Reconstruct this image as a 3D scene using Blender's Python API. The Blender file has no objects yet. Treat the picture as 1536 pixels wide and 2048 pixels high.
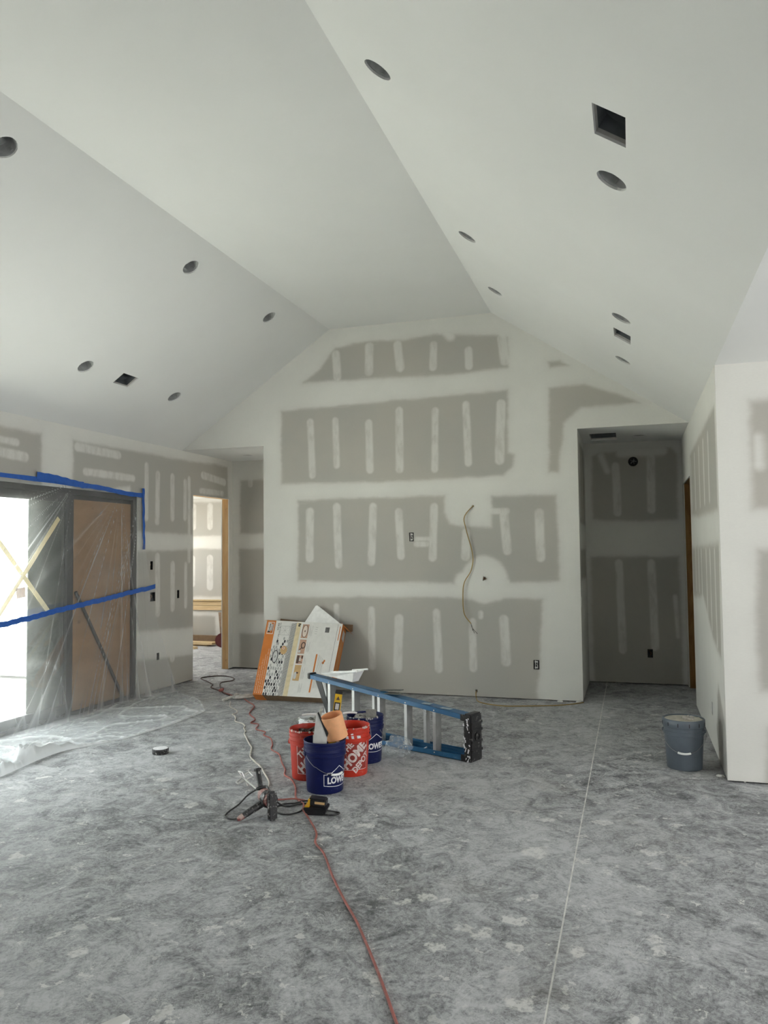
import bpy, bmesh, math, random
import numpy as np
from mathutils import Vector, Matrix, geometry

random.seed(7); rng = np.random.default_rng(7)
SC = bpy.context.scene; COL = SC.collection
PI = math.pi

# ---------------------------------------------------------------- camera, sky, exposure
F_PX = 1561.7; CAM_H = 1.70
R_ = Vector((0.95321442, 0.30212225, -0.01021804)); U_ = Vector((0.02487658, -0.04471059, 0.9986902)); FW = Vector((-0.30126968, 0.95222009, 0.05013455))
cam = bpy.data.cameras.new('camera'); cam_o = bpy.data.objects.new('camera', cam); COL.objects.link(cam_o)
cam.sensor_fit = 'VERTICAL'; cam.sensor_height = 24; cam.lens = F_PX * 24 / 2048; cam.clip_start = .05; cam.clip_end = 300
m = Matrix((R_, U_, -FW)).transposed().to_4x4(); m.translation = (0, 0, CAM_H); cam_o.matrix_world = m
SC.camera = cam_o

SKY = 1.0
w = bpy.data.worlds.new('overcast_sky'); SC.world = w; w.use_nodes = True
bg = w.node_tree.nodes['Background']; bg.inputs[0].default_value = (.985, .985, .975, 1); bg.inputs[1].default_value = SKY
SC.view_settings.view_transform = 'Standard'; SC.view_settings.look = 'None'; SC.view_settings.gamma = 1
SC.view_settings.use_curve_mapping = False; SC.view_settings.exposure = 3.32
cy = SC.cycles
cy.max_bounces = 8; cy.diffuse_bounces = 6; cy.glossy_bounces = 2; cy.transparent_max_bounces = 14; cy.transmission_bounces = 3; cy.adaptive_threshold = .025
cy.caustics_reflective = False; cy.caustics_refractive = False

sun = bpy.data.lights.new('hazy_sun', 'SUN'); sun.energy = 8.0; sun.angle = .03; sun.color = (1, .94, .84); sun_o = bpy.data.objects.new('hazy_sun', sun); COL.objects.link(sun_o)
sun_o.rotation_euler = Vector((-.06, .55, -.83)).to_track_quat('-Z', 'Y').to_euler()

def portal(loc, rot, sx, sy):
    l = bpy.data.lights.new('sky_portal', 'AREA'); l.shape = 'RECTANGLE'; l.size = sx; l.size_y = sy; l.cycles.is_portal = True
    o = bpy.data.objects.new('sky_portal', l); COL.objects.link(o); o.location = loc; o.rotation_euler = rot

# ---------------------------------------------------------------- room numbers
XL, XR = -5.6575, .6225; YB, YR = 9.0255, 10.3959; XA, XB = -4.4666, -.556
YC = 6.2449; YW, YJ = 9.303, 10.290; H = 3.0613; X1, X2, ZT = -3.5525, -1.5067, 4.4868
YD, YD2 = 9.107, 10.25; DH = 2.49; YREAR = -3.2; XE = 6.0; WT = .125
SY0, SY1, SH = 3.3, 8.05, 2.40                       # the sliding door opening in the left wall
SLL = (ZT - H) / (X1 - XL); SLR = (ZT - H) / (XR - X2)
portal((XL - .06, (SY0 + SY1) / 2, SH / 2), (0, -PI / 2, 0), SH, SY1 - SY0)

# ---------------------------------------------------------------- node helpers
class NB:
    def __init__(s, name):
        s.m = bpy.data.materials.new(name); s.m.use_nodes = True; s.t = s.m.node_tree
        s.t.nodes.clear(); s.out = s.n('ShaderNodeOutputMaterial')
    def n(s, typ, **kw):
        nd = s.t.nodes.new(typ)
        for k, v in kw.items(): setattr(nd, k, v)
        return nd
    def l(s, a, b): s.t.links.new(a, b)
    def put(s, sock, v):
        if isinstance(v, bpy.types.NodeSocket): s.l(v, sock)
        elif v is not None:
            if isinstance(v, tuple) and len(v) == 3 and sock.type == 'RGBA': v = (*v, 1)
            sock.default_value = v
    def math(s, op, a, b=None, c=None, clamp=False):
        nd = s.n('ShaderNodeMath', operation=op, use_clamp=clamp)
        for i, v in enumerate((a, b, c)):
            if v is not None: s.put(nd.inputs[i], v)
        return nd.outputs[0]
    def noise(s, vec, scale, detail=4, rough=.55, dist=0., lac=2.):
        nd = s.n('ShaderNodeTexNoise'); s.put(nd.inputs['Vector'], vec)
        for k, v in (('Scale', scale), ('Detail', detail), ('Roughness', rough), ('Distortion', dist), ('Lacunarity', lac)): nd.inputs[k].default_value = v
        return nd.outputs['Fac']
    def mapping(s, vec, scale=(1, 1, 1), rot=(0, 0, 0), loc=(0, 0, 0)):
        nd = s.n('ShaderNodeMapping'); s.put(nd.inputs[0], vec); nd.inputs['Scale'].default_value = scale; nd.inputs['Rotation'].default_value = rot; nd.inputs['Location'].default_value = loc
        return nd.outputs[0]
    def pos(s): return s.n('ShaderNodeNewGeometry').outputs['Position']
    def obj(s): return s.n('ShaderNodeTexCoord').outputs['Object']
    def attr(s, name): return s.n('ShaderNodeAttribute', attribute_name=name).outputs['Fac']
    def ramp(s, v, a, b, c=0., d=1., smooth=True):
        nd = s.n('ShaderNodeMapRange', interpolation_type='SMOOTHSTEP' if smooth else 'LINEAR'); s.put(nd.inputs['Value'], v)
        for k, q in (('From Min', a), ('From Max', b), ('To Min', c), ('To Max', d)): s.put(nd.inputs[k], q)
        return nd.outputs['Result']
    def mix(s, f, a, b, typ='MIX'):
        nd = s.n('ShaderNodeMix', data_type='RGBA', blend_type=typ); s.put(nd.inputs[0], f); s.put(nd.inputs[6], a); s.put(nd.inputs[7], b)
        return nd.outputs[2]
    def bsdf(s, color, rough=.6, metal=0., bump=None, bstr=.2, bdist=.01, spec=.5, trans=None):
        p = s.n('ShaderNodeBsdfPrincipled'); s.put(p.inputs['Base Color'], color); s.put(p.inputs['Roughness'], rough); s.put(p.inputs['Metallic'], metal)
        p.inputs['Specular IOR Level'].default_value = spec
        if bump is not None:
            b = s.n('ShaderNodeBump'); b.inputs['Strength'].default_value = bstr; b.inputs['Distance'].default_value = bdist; s.put(b.inputs['Height'], bump); s.l(b.outputs[0], p.inputs['Normal'])
        s.l(p.outputs[0], s.out.inputs[0]); return p

def plain(name, col, rough=.6, metal=0., var=.08, scale=20, spec=.5, dust=0., dustcol=(.62, .61, .58), bstr=.05):
    b = NB(name); n = b.noise(b.obj(), scale, 5)
    f = b.ramp(n, .3, .7, 1 - var, 1 + var, False)
    c = b.mix(1.0, col, b.n('ShaderNodeCombineColor').outputs[0], 'MIX')
    v = b.n('ShaderNodeVectorMath', operation='SCALE'); v.inputs[0].default_value = col; b.l(f, v.inputs['Scale']); c = v.outputs[0]
    if dust > 0:
        n2 = b.noise(b.obj(), scale * 1.7, 6, .65, .4); c = b.mix(b.math('MULTIPLY', b.ramp(n2, .62 - .3 * dust, .78 - .2 * dust), min(1, .5 + dust)), c, dustcol)
    b.bsdf(c, rough, metal, n, bstr, .003, spec); return b.m

MUD = (.70, .695, .66); PAPER = (.445, .425, .385)
def drywall(name, mud=MUD, paper=PAPER, soft=.022):
    b = NB(name); P = b.pos(); sd = b.attr('sd'); st = b.attr('st')
    j = b.math('SUBTRACT', b.noise(P, 3.2, 5, .6), .5); j2 = b.math('SUBTRACT', b.noise(b.mapping(P, (5, 5, 13)), 1., 5, .65), .5)
    s1 = b.math('MULTIPLY_ADD', j2, .035, b.math('MULTIPLY_ADD', j, .05, sd))
    pf = b.ramp(s1, -soft * 1.2, soft * 1.4)
    halo = b.ramp(s1, -.10, .07)
    s2 = b.math('MULTIPLY_ADD', b.math('SUBTRACT', b.noise(b.mapping(P, (9, 9, 3)), 1., 4), .5), .022, st)
    sf = b.math('MULTIPLY', b.ramp(s2, -.022, .012), b.ramp(b.noise(b.mapping(P, (14, 14, 6)), 1., 3), .25, .6, .40, .78))
    f = b.math('MULTIPLY', b.math('MULTIPLY_ADD', halo, .28, b.math('MULTIPLY', pf, .72)), b.math('SUBTRACT', 1., sf))
    fib = b.noise(b.mapping(P, (40, 40, 160)), 1., 3, .7); cl = b.noise(P, .9, 3)
    pc = b.mix(b.ramp(cl, .35, .65), paper, tuple(x * y for x, y in zip(paper, (.93, .95, .97))))
    mc = b.mix(b.ramp(b.noise(P, 1.7, 4), .35, .65), mud, tuple(x * .955 for x in mud))
    c = b.mix(f, mc, pc); c = b.mix(b.ramp(fib, .3, .7, 0, .04), c, (.2, .2, .19)); scr = b.noise(b.mapping(P, (2.2, 2.2, 34)), 1., 5, .7); c = b.mix(b.math('MULTIPLY', b.math('MULTIPLY', b.ramp(scr, .58, .72), b.ramp(b.math('ABSOLUTE', sd), .09, .0)), .45), c, tuple(x * .5 + y * .5 for x, y in zip(mud, paper)))
    b.bsdf(c, .85, 0, b.math('MULTIPLY_ADD', b.noise(P, 60, 1), .25, b.ramp(sd, -.03, .03, 1, 0)), .12, .004, .25); return b.m

def paint(name, col):
    b = NB(name); P = b.pos(); n = b.noise(P, 260, 2); c = b.mix(b.ramp(b.noise(P, .8, 3), .3, .7), col, tuple(x * .965 for x in col))
    b.bsdf(c, .8, 0, n, .10, .002, .25); return b.m

SPLATS = [(-0.55, 4.53, 0.11), (-1.1, 3.73, 0.06), (-1.0, 3.8, 0.05), (-0.9, 3.79, 0.05), (-0.67, 3.51, 0.06), (-0.84, 3.35, 0.05), (-0.53, 3.43, 0.05), (-0.26, 3.47, 0.05), (-1.02, 3.04, 0.06), (-1.78, 4.4, 0.045), (-1.6, 4.67, 0.06), (-1.24, 4.12, 0.045), (0.06, 3.67, 0.05), (0.07, 3.57, 0.05), (-0.44, 3.03, 0.06), (-1.85, 3.22, 0.04), (-1.79, 3.31, 0.04), (-2.3, 2.88, 0.07), (-2.34, 3.18, 0.045), (-2.58, 2.86, 0.035), (-0.22, 5.13, 0.06), (0.05, 4.7, 0.06), (-0.33, 4.84, 0.05), (-0.55, 5.08, 0.05), (-1.53, 5.51, 0.05)]     # the larger drops of compound on the slab: x, y, radius
def concrete(name):
    b = NB(name); P = b.pos()
    def warp(scale, amt, detail=5):
        nd = b.n('ShaderNodeTexNoise', noise_dimensions='2D'); b.l(P, nd.inputs['Vector']); nd.inputs['Scale'].default_value = scale; nd.inputs['Detail'].default_value = detail; nd.inputs['Roughness'].default_value = .65
        cs = b.n('ShaderNodeVectorMath', operation='SUBTRACT'); b.l(nd.outputs['Color'], cs.inputs[0]); cs.inputs[1].default_value = (.5, .5, .5)
        sc = b.n('ShaderNodeVectorMath', operation='SCALE'); b.l(cs.outputs[0], sc.inputs[0]); sc.inputs['Scale'].default_value = amt
        q = b.n('ShaderNodeVectorMath', operation='ADD'); b.l(P, q.inputs[0]); b.l(sc.outputs[0], q.inputs[1]); return q.outputs[0]
    def flat(vec, scale, detail=4, rough=.55, dist=0.):
        nd = b.n('ShaderNodeTexNoise', noise_dimensions='2D'); b.put(nd.inputs['Vector'], vec)
        for k_, v_ in (('Scale', scale), ('Detail', detail), ('Roughness', rough), ('Distortion', dist)): nd.inputs[k_].default_value = v_
        return nd.outputs['Fac']
    def voro(vec, scale):
        vo = b.n('ShaderNodeTexVoronoi', feature='F1'); vo.voronoi_dimensions = '2D'; b.l(vec, vo.inputs['Vector']); vo.inputs['Scale'].default_value = scale
        sp = b.n('ShaderNodeSeparateColor'); b.l(vo.outputs['Color'], sp.inputs[0]); return vo.outputs['Distance'], sp.outputs
    def strokes(scale, lo, hi, seed):     # trowel and shoe scrapes: every patch has its own direction
        d, rc = voro(warp(5 * scale / 3., .5 / scale, 3), scale); rot = b.n('ShaderNodeVectorRotate', rotation_type='Z_AXIS'); b.l(P, rot.inputs['Vector']); b.l(b.math('MULTIPLY', rc[0], 6.28), rot.inputs['Angle'])
        n = flat(b.mapping(rot.outputs[0], (lo, hi, 1), (0, 0, 0), (seed, seed * 1.7, 0)), 1., 4, .70, .9); return n, rc
    s1, r1 = strokes(4.3, 9, 30, 3.); s2, r2 = strokes(9., 20, 62, 11.)
    med = flat(P, 4.2, 7, .72, 1.2); fine = flat(P, 46, 4, .78, .6); big = flat(P, .6, 3, .5)
    v = b.math('MULTIPLY_ADD', med, .56, b.math('MULTIPLY', s1, .26)); v = b.math('MULTIPLY_ADD', s2, .24, v); v = b.math('MULTIPLY_ADD', fine, .34, v); v = b.math('MULTIPLY_ADD', big, .26, v)
    v = b.math('MULTIPLY_ADD', b.math('SUBTRACT', r1[1], .5), .05, v); v = b.math('MULTIPLY_ADD', b.math('SUBTRACT', r2[1], .5), .05, v)
    f = b.ramp(v, .60, 1.02)
    c = b.mix(f, (.088, .091, .097), (.48, .49, .508))
    for (sc_, rt_, ds, wd, op) in (((6, 3, 5), -.5, 2.6, .018, .55), ((3.2, 7.5, 5), .7, 3.0, .016, .5), ((15, 9, 5), .2, 2.2, .020, .45)):
        wis = flat(b.mapping(P, sc_, (0, 0, rt_)), 1., 5, .74, ds); k = b.ramp(b.math('ABSOLUTE', b.math('SUBTRACT', wis, .5)), wd, .0)
        k = b.math('MULTIPLY', k, b.ramp(flat(P, 4, 3, .65), .44, .60)); c = b.mix(b.math('MULTIPLY', k, op), c, (.60, .61, .625))
    q = warp(9, .20, 4); ragged = flat(P, 30, 4, .75)
    for scl, thr, r0, op in ((2.1, .80, .12, .8), (4.2, .72, .17, .85), (8., .72, .20, .85), (15., .80, .24, .8)):
        d, rc = voro(q, scl); rad = b.ramp(rc[1], 0, 1, .05, r0, False); on = b.math('GREATER_THAN', rc[0], thr)
        k = b.math('MULTIPLY', b.ramp(d, rad, b.math('MULTIPLY', rad, .70)), on)
        k = b.math('MULTIPLY', k, b.ramp(rc[2], 0, 1, .20, op, False)); k = b.math('MULTIPLY', k, b.ramp(ragged, .30, .52, .25, 1)); c = b.mix(k, c, (.66, .66, .645))
    q2 = warp(11, .16, 5)
    mn = None
    for sx_, sy_, r_ in SPLATS:
        dv = b.n('ShaderNodeVectorMath', operation='DISTANCE'); b.l(q2, dv.inputs[0]); dv.inputs[1].default_value = (sx_, sy_, 0); dd = b.math('MULTIPLY', dv.outputs['Value'], 1 / r_); mn = dd if mn is None else b.math('MINIMUM', mn, dd)
    c = b.mix(b.math('MULTIPLY', b.ramp(mn, .92, .55), b.ramp(ragged, .34, .56, .12, .8)), c, (.66, .66, .645))
    tan = b.math('MULTIPLY', b.ramp(flat(P, .9, 4, .6, .6), .6, .78), .14); c = b.mix(tan, c, (.33, .29, .23))
    b.bsdf(c, b.ramp(f, 0, 1, .60, .85), 0, flat(P, 46, 3, .75), .25, .003, .35); return b.m

def film(name):
    b = NB(name); cr = b.attr('crease')
    haze = b.math('MULTIPLY_ADD', cr, .80, .085, clamp=True)
    d = b.n('ShaderNodeBsdfDiffuse'); d.inputs[0].default_value = (.86, .88, .90, 1)
    t = b.n('ShaderNodeBsdfTranslucent'); t.inputs[0].default_value = (.9, .92, .93, 1)
    m1 = b.n('ShaderNodeMixShader'); m1.inputs[0].default_value = .30; b.l(d.outputs[0], m1.inputs[1]); b.l(t.outputs[0], m1.inputs[2])
    tr = b.n('ShaderNodeBsdfTransparent'); tr.inputs[0].default_value = (.97, .98, .98, 1)
    m2 = b.n('ShaderNodeMixShader'); b.l(haze, m2.inputs[0]); b.l(tr.outputs[0], m2.inputs[1]); b.l(m1.outputs[0], m2.inputs[2])
    g = b.n('ShaderNodeBsdfGlossy'); g.inputs['Roughness'].default_value = .22
    m3 = b.n('ShaderNodeMixShader'); m3.inputs[0].default_value = .025; b.l(m2.outputs[0], m3.inputs[1]); b.l(g.outputs[0], m3.inputs[2])
    b.l(m3.outputs[0], b.out.inputs[0]); return b.m

def glass(name):
    b = NB(name); tr = b.n('ShaderNodeBsdfTransparent'); tr.inputs[0].default_value = (.93, .96, .95, 1)
    g = b.n('ShaderNodeBsdfGlossy'); g.inputs['Roughness'].default_value = .02
    m3 = b.n('ShaderNodeMixShader'); m3.inputs[0].default_value = .06; b.l(tr.outputs[0], m3.inputs[1]); b.l(g.outputs[0], m3.inputs[2]); b.l(m3.outputs[0], b.out.inputs[0]); return b.m

def wood(name, a, c2, scale=1., ax=(3, 3, 40)):
    b = NB(name); P = b.obj(); n = b.noise(b.mapping(P, tuple(x * scale for x in ax)), 1., 5, .6, .8)
    c = b.mix(b.ramp(n, .3, .7), a, c2); k = b.noise(P, 9, 3); c = b.mix(b.math('MULTIPLY', b.ramp(k, .66, .75), .5), c, tuple(x * .5 for x in a))
    b.bsdf(c, .75, 0, n, .15, .003, .3); return b.m

M = dict(
    dry=drywall('drywall_mudded'), dry_right=drywall('drywall_mudded_right', soft=.03), paint=paint('ceiling_primer', (.77, .775, .765)),
    mudflat=paint('smoothed_compound', MUD), floor=concrete('dusty_concrete'), joint=plain('white_joint_dust', (.60, .60, .58), .9, var=.25, scale=14),
    film=film('polyethylene_film'), glass=glass('clear_glass'), black=plain('black_aluminium', (.022, .022, .023), .45), blackp=plain('black_plastic', (.018, .018, .02), .42, var=.3, scale=30, dust=.28),
    blackc=plain('clean_black_plastic', (.014, .014, .016), .38), cardboard=wood('brown_board', (.245, .145, .075), (.30, .185, .10), .5, (4, 4, 10)), darkstick=plain('dark_timber', (.03, .027, .022), .8),
    siding=plain('dark_green_sheathing', (.035, .042, .036), .8, var=.25, scale=3), patio=plain('pale_patio', (.55, .55, .53), .9, var=.1, scale=3),
    tapeblue=plain('blue_masking_tape', (.016, .10, .42), .6, var=.12, scale=30), tapeyel=plain('cream_masking_tape', (.72, .60, .33), .7), label=plain('pink_paper', (.62, .47, .40), .8), white=plain('white_plastic', (.80, .80, .79), .35),
    stud=wood('pine_stud', (.50, .30, .13), (.62, .41, .20), 1., (14, 14, 2)), lumber=wood('pale_lumber', (.55, .40, .22), (.68, .53, .32), 1., (2.5, 24, 24)), osb=wood('brown_stud', (.22, .11, .035), (.33, .18, .065), 1., (16, 16, 3)),
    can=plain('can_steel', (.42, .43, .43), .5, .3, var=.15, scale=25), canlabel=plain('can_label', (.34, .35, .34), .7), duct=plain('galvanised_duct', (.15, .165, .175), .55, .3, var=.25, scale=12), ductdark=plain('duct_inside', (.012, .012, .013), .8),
    galv=plain('galvanised_lip', (.52, .51, .49), .5, .2), boxblack=plain('outlet_box_black', (.008, .008, .008), .6), yoke=plain('device_white', (.6, .6, .57), .5), copper=plain('bare_copper', (.42, .20, .09), .4, .6),
    wire=plain('yellow_cable', (.33, .225, .075), .5), wiredark=plain('bare_wire_ends', (.05, .035, .025), .6), hole=plain('dark_cavity', (.01, .009, .008), .9),
    bblue=plain('bucket_blue', (.004, .008, .068), .42, var=.12, scale=8, dust=.03, dustcol=(.06, .08, .16), spec=.3), bblue2=plain('bucket_blue_dusty', (.004, .008, .058), .45, var=.12, scale=8, dust=.06, dustcol=(.08, .09, .15), spec=.3),
    bred=plain('bucket_red_dusty', (.42, .028, .014), .5, var=.2, scale=8, dust=.22, dustcol=(.48, .16, .12)), bred2=plain('bucket_red', (.50, .030, .012), .42, var=.12, scale=8, dust=.08, dustcol=(.55, .22, .17)),
    redground=plain('logo_dark_red', (.27, .022, .014), .5, var=.18, scale=14, dust=.08, dustcol=(.42, .15, .11)), rimsplash=plain('rim_splash', (.5, .44, .40), .8), bgrey=plain('bucket_grey', (.115, .14, .17), .45, var=.12, scale=7, dust=.05, dustcol=(.25, .27, .28)), bwhite=plain('bucket_white', (.62, .65, .66), .5, var=.1, scale=10, dust=.2, dustcol=(.40, .41, .41)),
    mudgrey=plain('dried_grey_mud', (.33, .325, .30), .9, var=.35, scale=22, dust=.2), mudbrown=plain('mucky_brown', (.06, .04, .032), .8, var=.5, scale=25, dust=.2, dustcol=(.22, .16, .13)), lidmud=plain('lid_mud', (.46, .44, .38), .9, var=.25, scale=14, dust=.15),
    steel=plain('bright_steel', (.52, .52, .50), .38, .8, var=.1), wirebail=plain('bail_wire', (.36, .36, .36), .35, .85), print_w=plain('white_print', (.72, .72, .74), .6, var=.15, scale=40), print_wr=plain('worn_white_print', (.63, .53, .51), .6, var=.22, scale=40),
    peach=plain('peach_paper', (.80, .40, .20), .65, var=.06, scale=40), peachin=plain('peach_paper_inside', (.74, .37, .19), .7), level=plain('level_yellow', (.66, .42, .015), .45, var=.15, dust=.06), blade=plain('knife_blade_grey', (.56, .56, .55), .4, .35, var=.08),
    fibre=plain('blue_fibreglass', (.020, .108, .235), .4, var=.12, scale=9, dust=.03, dustcol=(.30, .38, .45)), alu=plain('step_aluminium', (.50, .50, .50), .42, .6, var=.12, scale=18), capblack=plain('spattered_black', (.012, .012, .013), .45, var=.4, scale=18, dust=.22, dustcol=(.42, .41, .38)), stick=plain('sticker_grey', (.36, .45, .50), .6, var=.3, scale=40),
    sheet=plain('sanding_sheet', (.085, .088, .08), .8, var=.2), pan=plain('pan_white', (.74, .74, .73), .35), red=plain('drill_red', (.22, .05, .048), .55, var=.3, scale=24, dust=.75, dustcol=(.40, .30, .27)),
    cordred=plain('cord_red', (.30, .095, .08), .6, var=.3, scale=9, dust=.2, dustcol=(.42, .27, .25)), cordblack=plain('cord_black', (.02, .02, .021), .5, var=.3, scale=9, dust=.15, dustcol=(.25, .24, .22)), cordwhite=plain('cord_white', (.50, .47, .43), .7, var=.25, scale=9, dust=.1, dustcol=(.36, .22, .19)), cordbrown=plain('cord_brown', (.07, .04, .035), .6, var=.3, scale=9, dust=.12, dustcol=(.3, .24, .22)),
    rag=plain('grey_rag', (.50, .49, .46), .9, var=.2), bag=film('clear_bag_film'), battyel=plain('battery_yellow', (.70, .40, .02), .45),
    orange=plain('box_orange', (.58, .185, .035), .6, var=.06, scale=10), boxwhite=plain('box_offwhite', (.70, .69, .66), .55, var=.04), kraft=plain('kraft_board', (.20, .13, .075), .8, var=.12), ink=plain('print_black', (.03, .03, .035), .6), inkgrey=plain('print_grey', (.38, .38, .37), .6), inklight=plain('print_light_grey', (.56, .56, .55), .6), sand=plain('print_sand', (.66, .56, .36), .6), skin=plain('print_skin', (.50, .31, .22), .6), brown=plain('print_brown', (.10, .06, .045), .6), tan=plain('print_tan', (.55, .36, .17), .6), paleface=plain('print_pale', (.70, .60, .52), .6), foam=plain('white_foam', (.78, .78, .76), .6),
    darkred=plain('dark_red_disc', (.10, .012, .014), .5), plywood=wood('brown_ply', (.19, .13, .09), (.27, .19, .13), 1., (4, 4, 12)),
)

# ---------------------------------------------------------------- mesh helpers
class MB:
    def __init__(s): s.v = []; s.f = []; s.mi = []; s.cur = 0
    def add(s, vs, fs, mi=None):
        o = len(s.v); s.v += [tuple(v) for v in vs]; s.f += [tuple(i + o for i in f) for f in fs]; s.mi += [s.cur if mi is None else mi] * len(fs)
    def box(s, c, sz, rot=None, mi=None):
        x, y, z = (q / 2 for q in sz); vs = [Vector((a * x, b * y, d * z)) for a in (-1, 1) for b in (-1, 1) for d in (-1, 1)]
        if rot is not None: vs = [rot @ v for v in vs]
        s.add([v + Vector(c) for v in vs], [(0, 1, 3, 2), (4, 6, 7, 5), (0, 4, 5, 1), (2, 3, 7, 6), (0, 2, 6, 4), (1, 5, 7, 3)], mi)
    def hexa(s, p, mi=None):   # p[0..3] near quad, p[4..7] far quad
        s.add(p, [(0, 1, 2, 3), (7, 6, 5, 4), (0, 4, 5, 1), (1, 5, 6, 2), (2, 6, 7, 3), (3, 7, 4, 0)], mi)
    def prism(s, poly, d, mi=None):  # poly: 3D points, d: extrusion
        n = len(poly); d = Vector(d); P = [Vector(p) for p in poly]
        s.add(P + [p + d for p in P], [tuple(range(n - 1, -1, -1)), tuple(range(n, 2 * n))] + [(i, (i + 1) % n, n + (i + 1) % n, n + i) for i in range(n)], mi)
    def tube(s, pts, r, n=8, mi=None, cap=True, r2=None):
        pts = [Vector(p) for p in pts]; k = len(pts); T = [(pts[min(i + 1, k - 1)] - pts[max(i - 1, 0)]).normalized() for i in range(k)]
        up = Vector((0, 0, 1)) if abs(T[0].z) < .9 else Vector((1, 0, 0)); a = T[0].cross(up).normalized(); vs = []
        for i in range(k):
            a = (a - T[i] * a.dot(T[i])).normalized(); b2 = T[i].cross(a); rr = r if r2 is None else r + (r2 - r) * i / (k - 1)
            vs += [pts[i] + (a * math.cos(2 * PI * j / n) + b2 * math.sin(2 * PI * j / n)) * rr for j in range(n)]
        fs = [(i * n + j, i * n + (j + 1) % n, (i + 1) * n + (j + 1) % n, (i + 1) * n + j) for i in range(k - 1) for j in range(n)]
        if cap: fs += [tuple(range(n - 1, -1, -1)), tuple(range((k - 1) * n, k * n))]
        s.add(vs, fs, mi)
    def lathe(s, prof, n=40, o=(0, 0, 0), ax=None, mi=None):
        o = Vector(o); z = Vector(ax).normalized() if ax else Vector((0, 0, 1)); x = z.orthogonal().normalized() if ax else Vector((1, 0, 0)); y = z.cross(x)
        vs = [o + (x * math.cos(2 * PI * j / n) + y * math.sin(2 * PI * j / n)) * r + z * h for r, h in prof for j in range(n)]
        s.add(vs, [(i * n + j, i * n + (j + 1) % n, (i + 1) * n + (j + 1) % n, (i + 1) * n + j) for i in range(len(prof) - 1) for j in range(n)], mi)
    def build(s, name, mat, parent=None, loc=None, smooth=35, bevel=0):
        me = bpy.data.meshes.new(name); mats = mat if isinstance(mat, (list, tuple)) else [mat]
        L = Vector(loc) if loc is not None else Vector((0, 0, 0)); 
        if parent is not None and loc is None: L = Vector(ORI.get(parent.name, (0, 0, 0)))
        me.from_pydata([tuple(Vector(v) - L) for v in s.v], [], s.f); me.validate()
        for q in mats: me.materials.append(q)
        if len(mats) > 1: me.polygons.foreach_set('material_index', s.mi[:len(me.polygons)])
        bm = bmesh.new(); bm.from_mesh(me); bmesh.ops.remove_doubles(bm, verts=bm.verts, dist=1e-5)
        if not getattr(s, 'open', False): bmesh.ops.recalc_face_normals(bm, faces=bm.faces)
        if bevel: 
            bmesh.ops.bevel(bm, geom=[e for e in bm.edges if len(e.link_faces) == 2 and e.calc_face_angle(0) > .6], offset=bevel, segments=2, affect='EDGES', clamp_overlap=True)
        bm.to_mesh(me); bm.free()
        if smooth:
            me.polygons.foreach_set('use_smooth', [True] * len(me.polygons)); me.set_sharp_from_angle(angle=math.radians(smooth))
        return link(name, me, parent, L)
ORI = {}
def link(name, me, parent=None, L=Vector((0, 0, 0))):
    o = bpy.data.objects.new(name, me); COL.objects.link(o)
    if parent is not None: o.parent = parent; ORI[o.name] = ORI.get(parent.name, (0, 0, 0)); 
    else: o.location = L; ORI[o.name] = tuple(L)
    return o
def tag(o, label, cat, group=None):
    o['label'] = label; o['category'] = cat
    if group: o['group'] = group
    return o
def thing(name, label, cat, loc=(0, 0, 0), group=None):
    o = bpy.data.objects.new(name, None); o.empty_display_size = .1; COL.objects.link(o); o.location = loc; ORI[o.name] = tuple(loc); return tag(o, label, cat, group)
def struct(o): o['kind'] = 'structure'; return o
def spline(P, n=8):
    P = [np.array(p, float) for p in P]; Q = [2 * P[0] - P[1]] + P + [2 * P[-1] - P[-2]]; out = []
    for i in range(1, len(Q) - 2):
        a, b, c, d = Q[i - 1:i + 3]
        for t in np.linspace(0, 1, n, endpoint=False):
            out.append(.5 * (2 * b + (c - a) * t + (2 * a - 5 * b + 4 * c - d) * t * t + (3 * b - a - 3 * c + d) * t ** 3))
    out.append(P[-1]); return [Vector(p) for p in out]

# masks on a wall: signed distance to the bare-paper areas and to the screw-line strips
def poly_sd(U, V, poly):
    P = np.array(poly, float); d = np.full(U.shape, 1e9); ins = np.zeros(U.shape, bool)
    for i in range(len(P)):
        a = P[i]; b = P[(i + 1) % len(P)]; e = b - a; t = np.clip(((U - a[0]) * e[0] + (V - a[1]) * e[1]) / (e @ e + 1e-12), 0, 1)
        d = np.minimum(d, np.hypot(U - a[0] - t * e[0], V - a[1] - t * e[1]))
        c = (a[1] > V) != (b[1] > V)
        with np.errstate(divide='ignore', invalid='ignore'): xi = (b[0] - a[0]) * (V - a[1]) / (b[1] - a[1] + 1e-12) + a[0]
        ins ^= c & (U < xi)
    return np.where(ins, d, -d)
def cap_sd(U, V, a, b, r):
    a = np.array(a, float); b = np.array(b, float); e = b - a; t = np.clip(((U - a[0]) * e[0] + (V - a[1]) * e[1]) / (e @ e + 1e-12), 0, 1)
    return r - np.hypot(U - a[0] - t * e[0], V - a[1] - t * e[1])
def axis_coords(a, b, step, cuts=()):
    c = [a, b] + [q for q in cuts if a < q < b]; c = sorted(set(round(q, 5) for q in c)); out = []
    for p, q in zip(c[:-1], c[1:]): out += list(np.linspace(p, q, max(1, int(round((q - p) / step))), endpoint=False))
    return np.array(out + [c[-1]])
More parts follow.
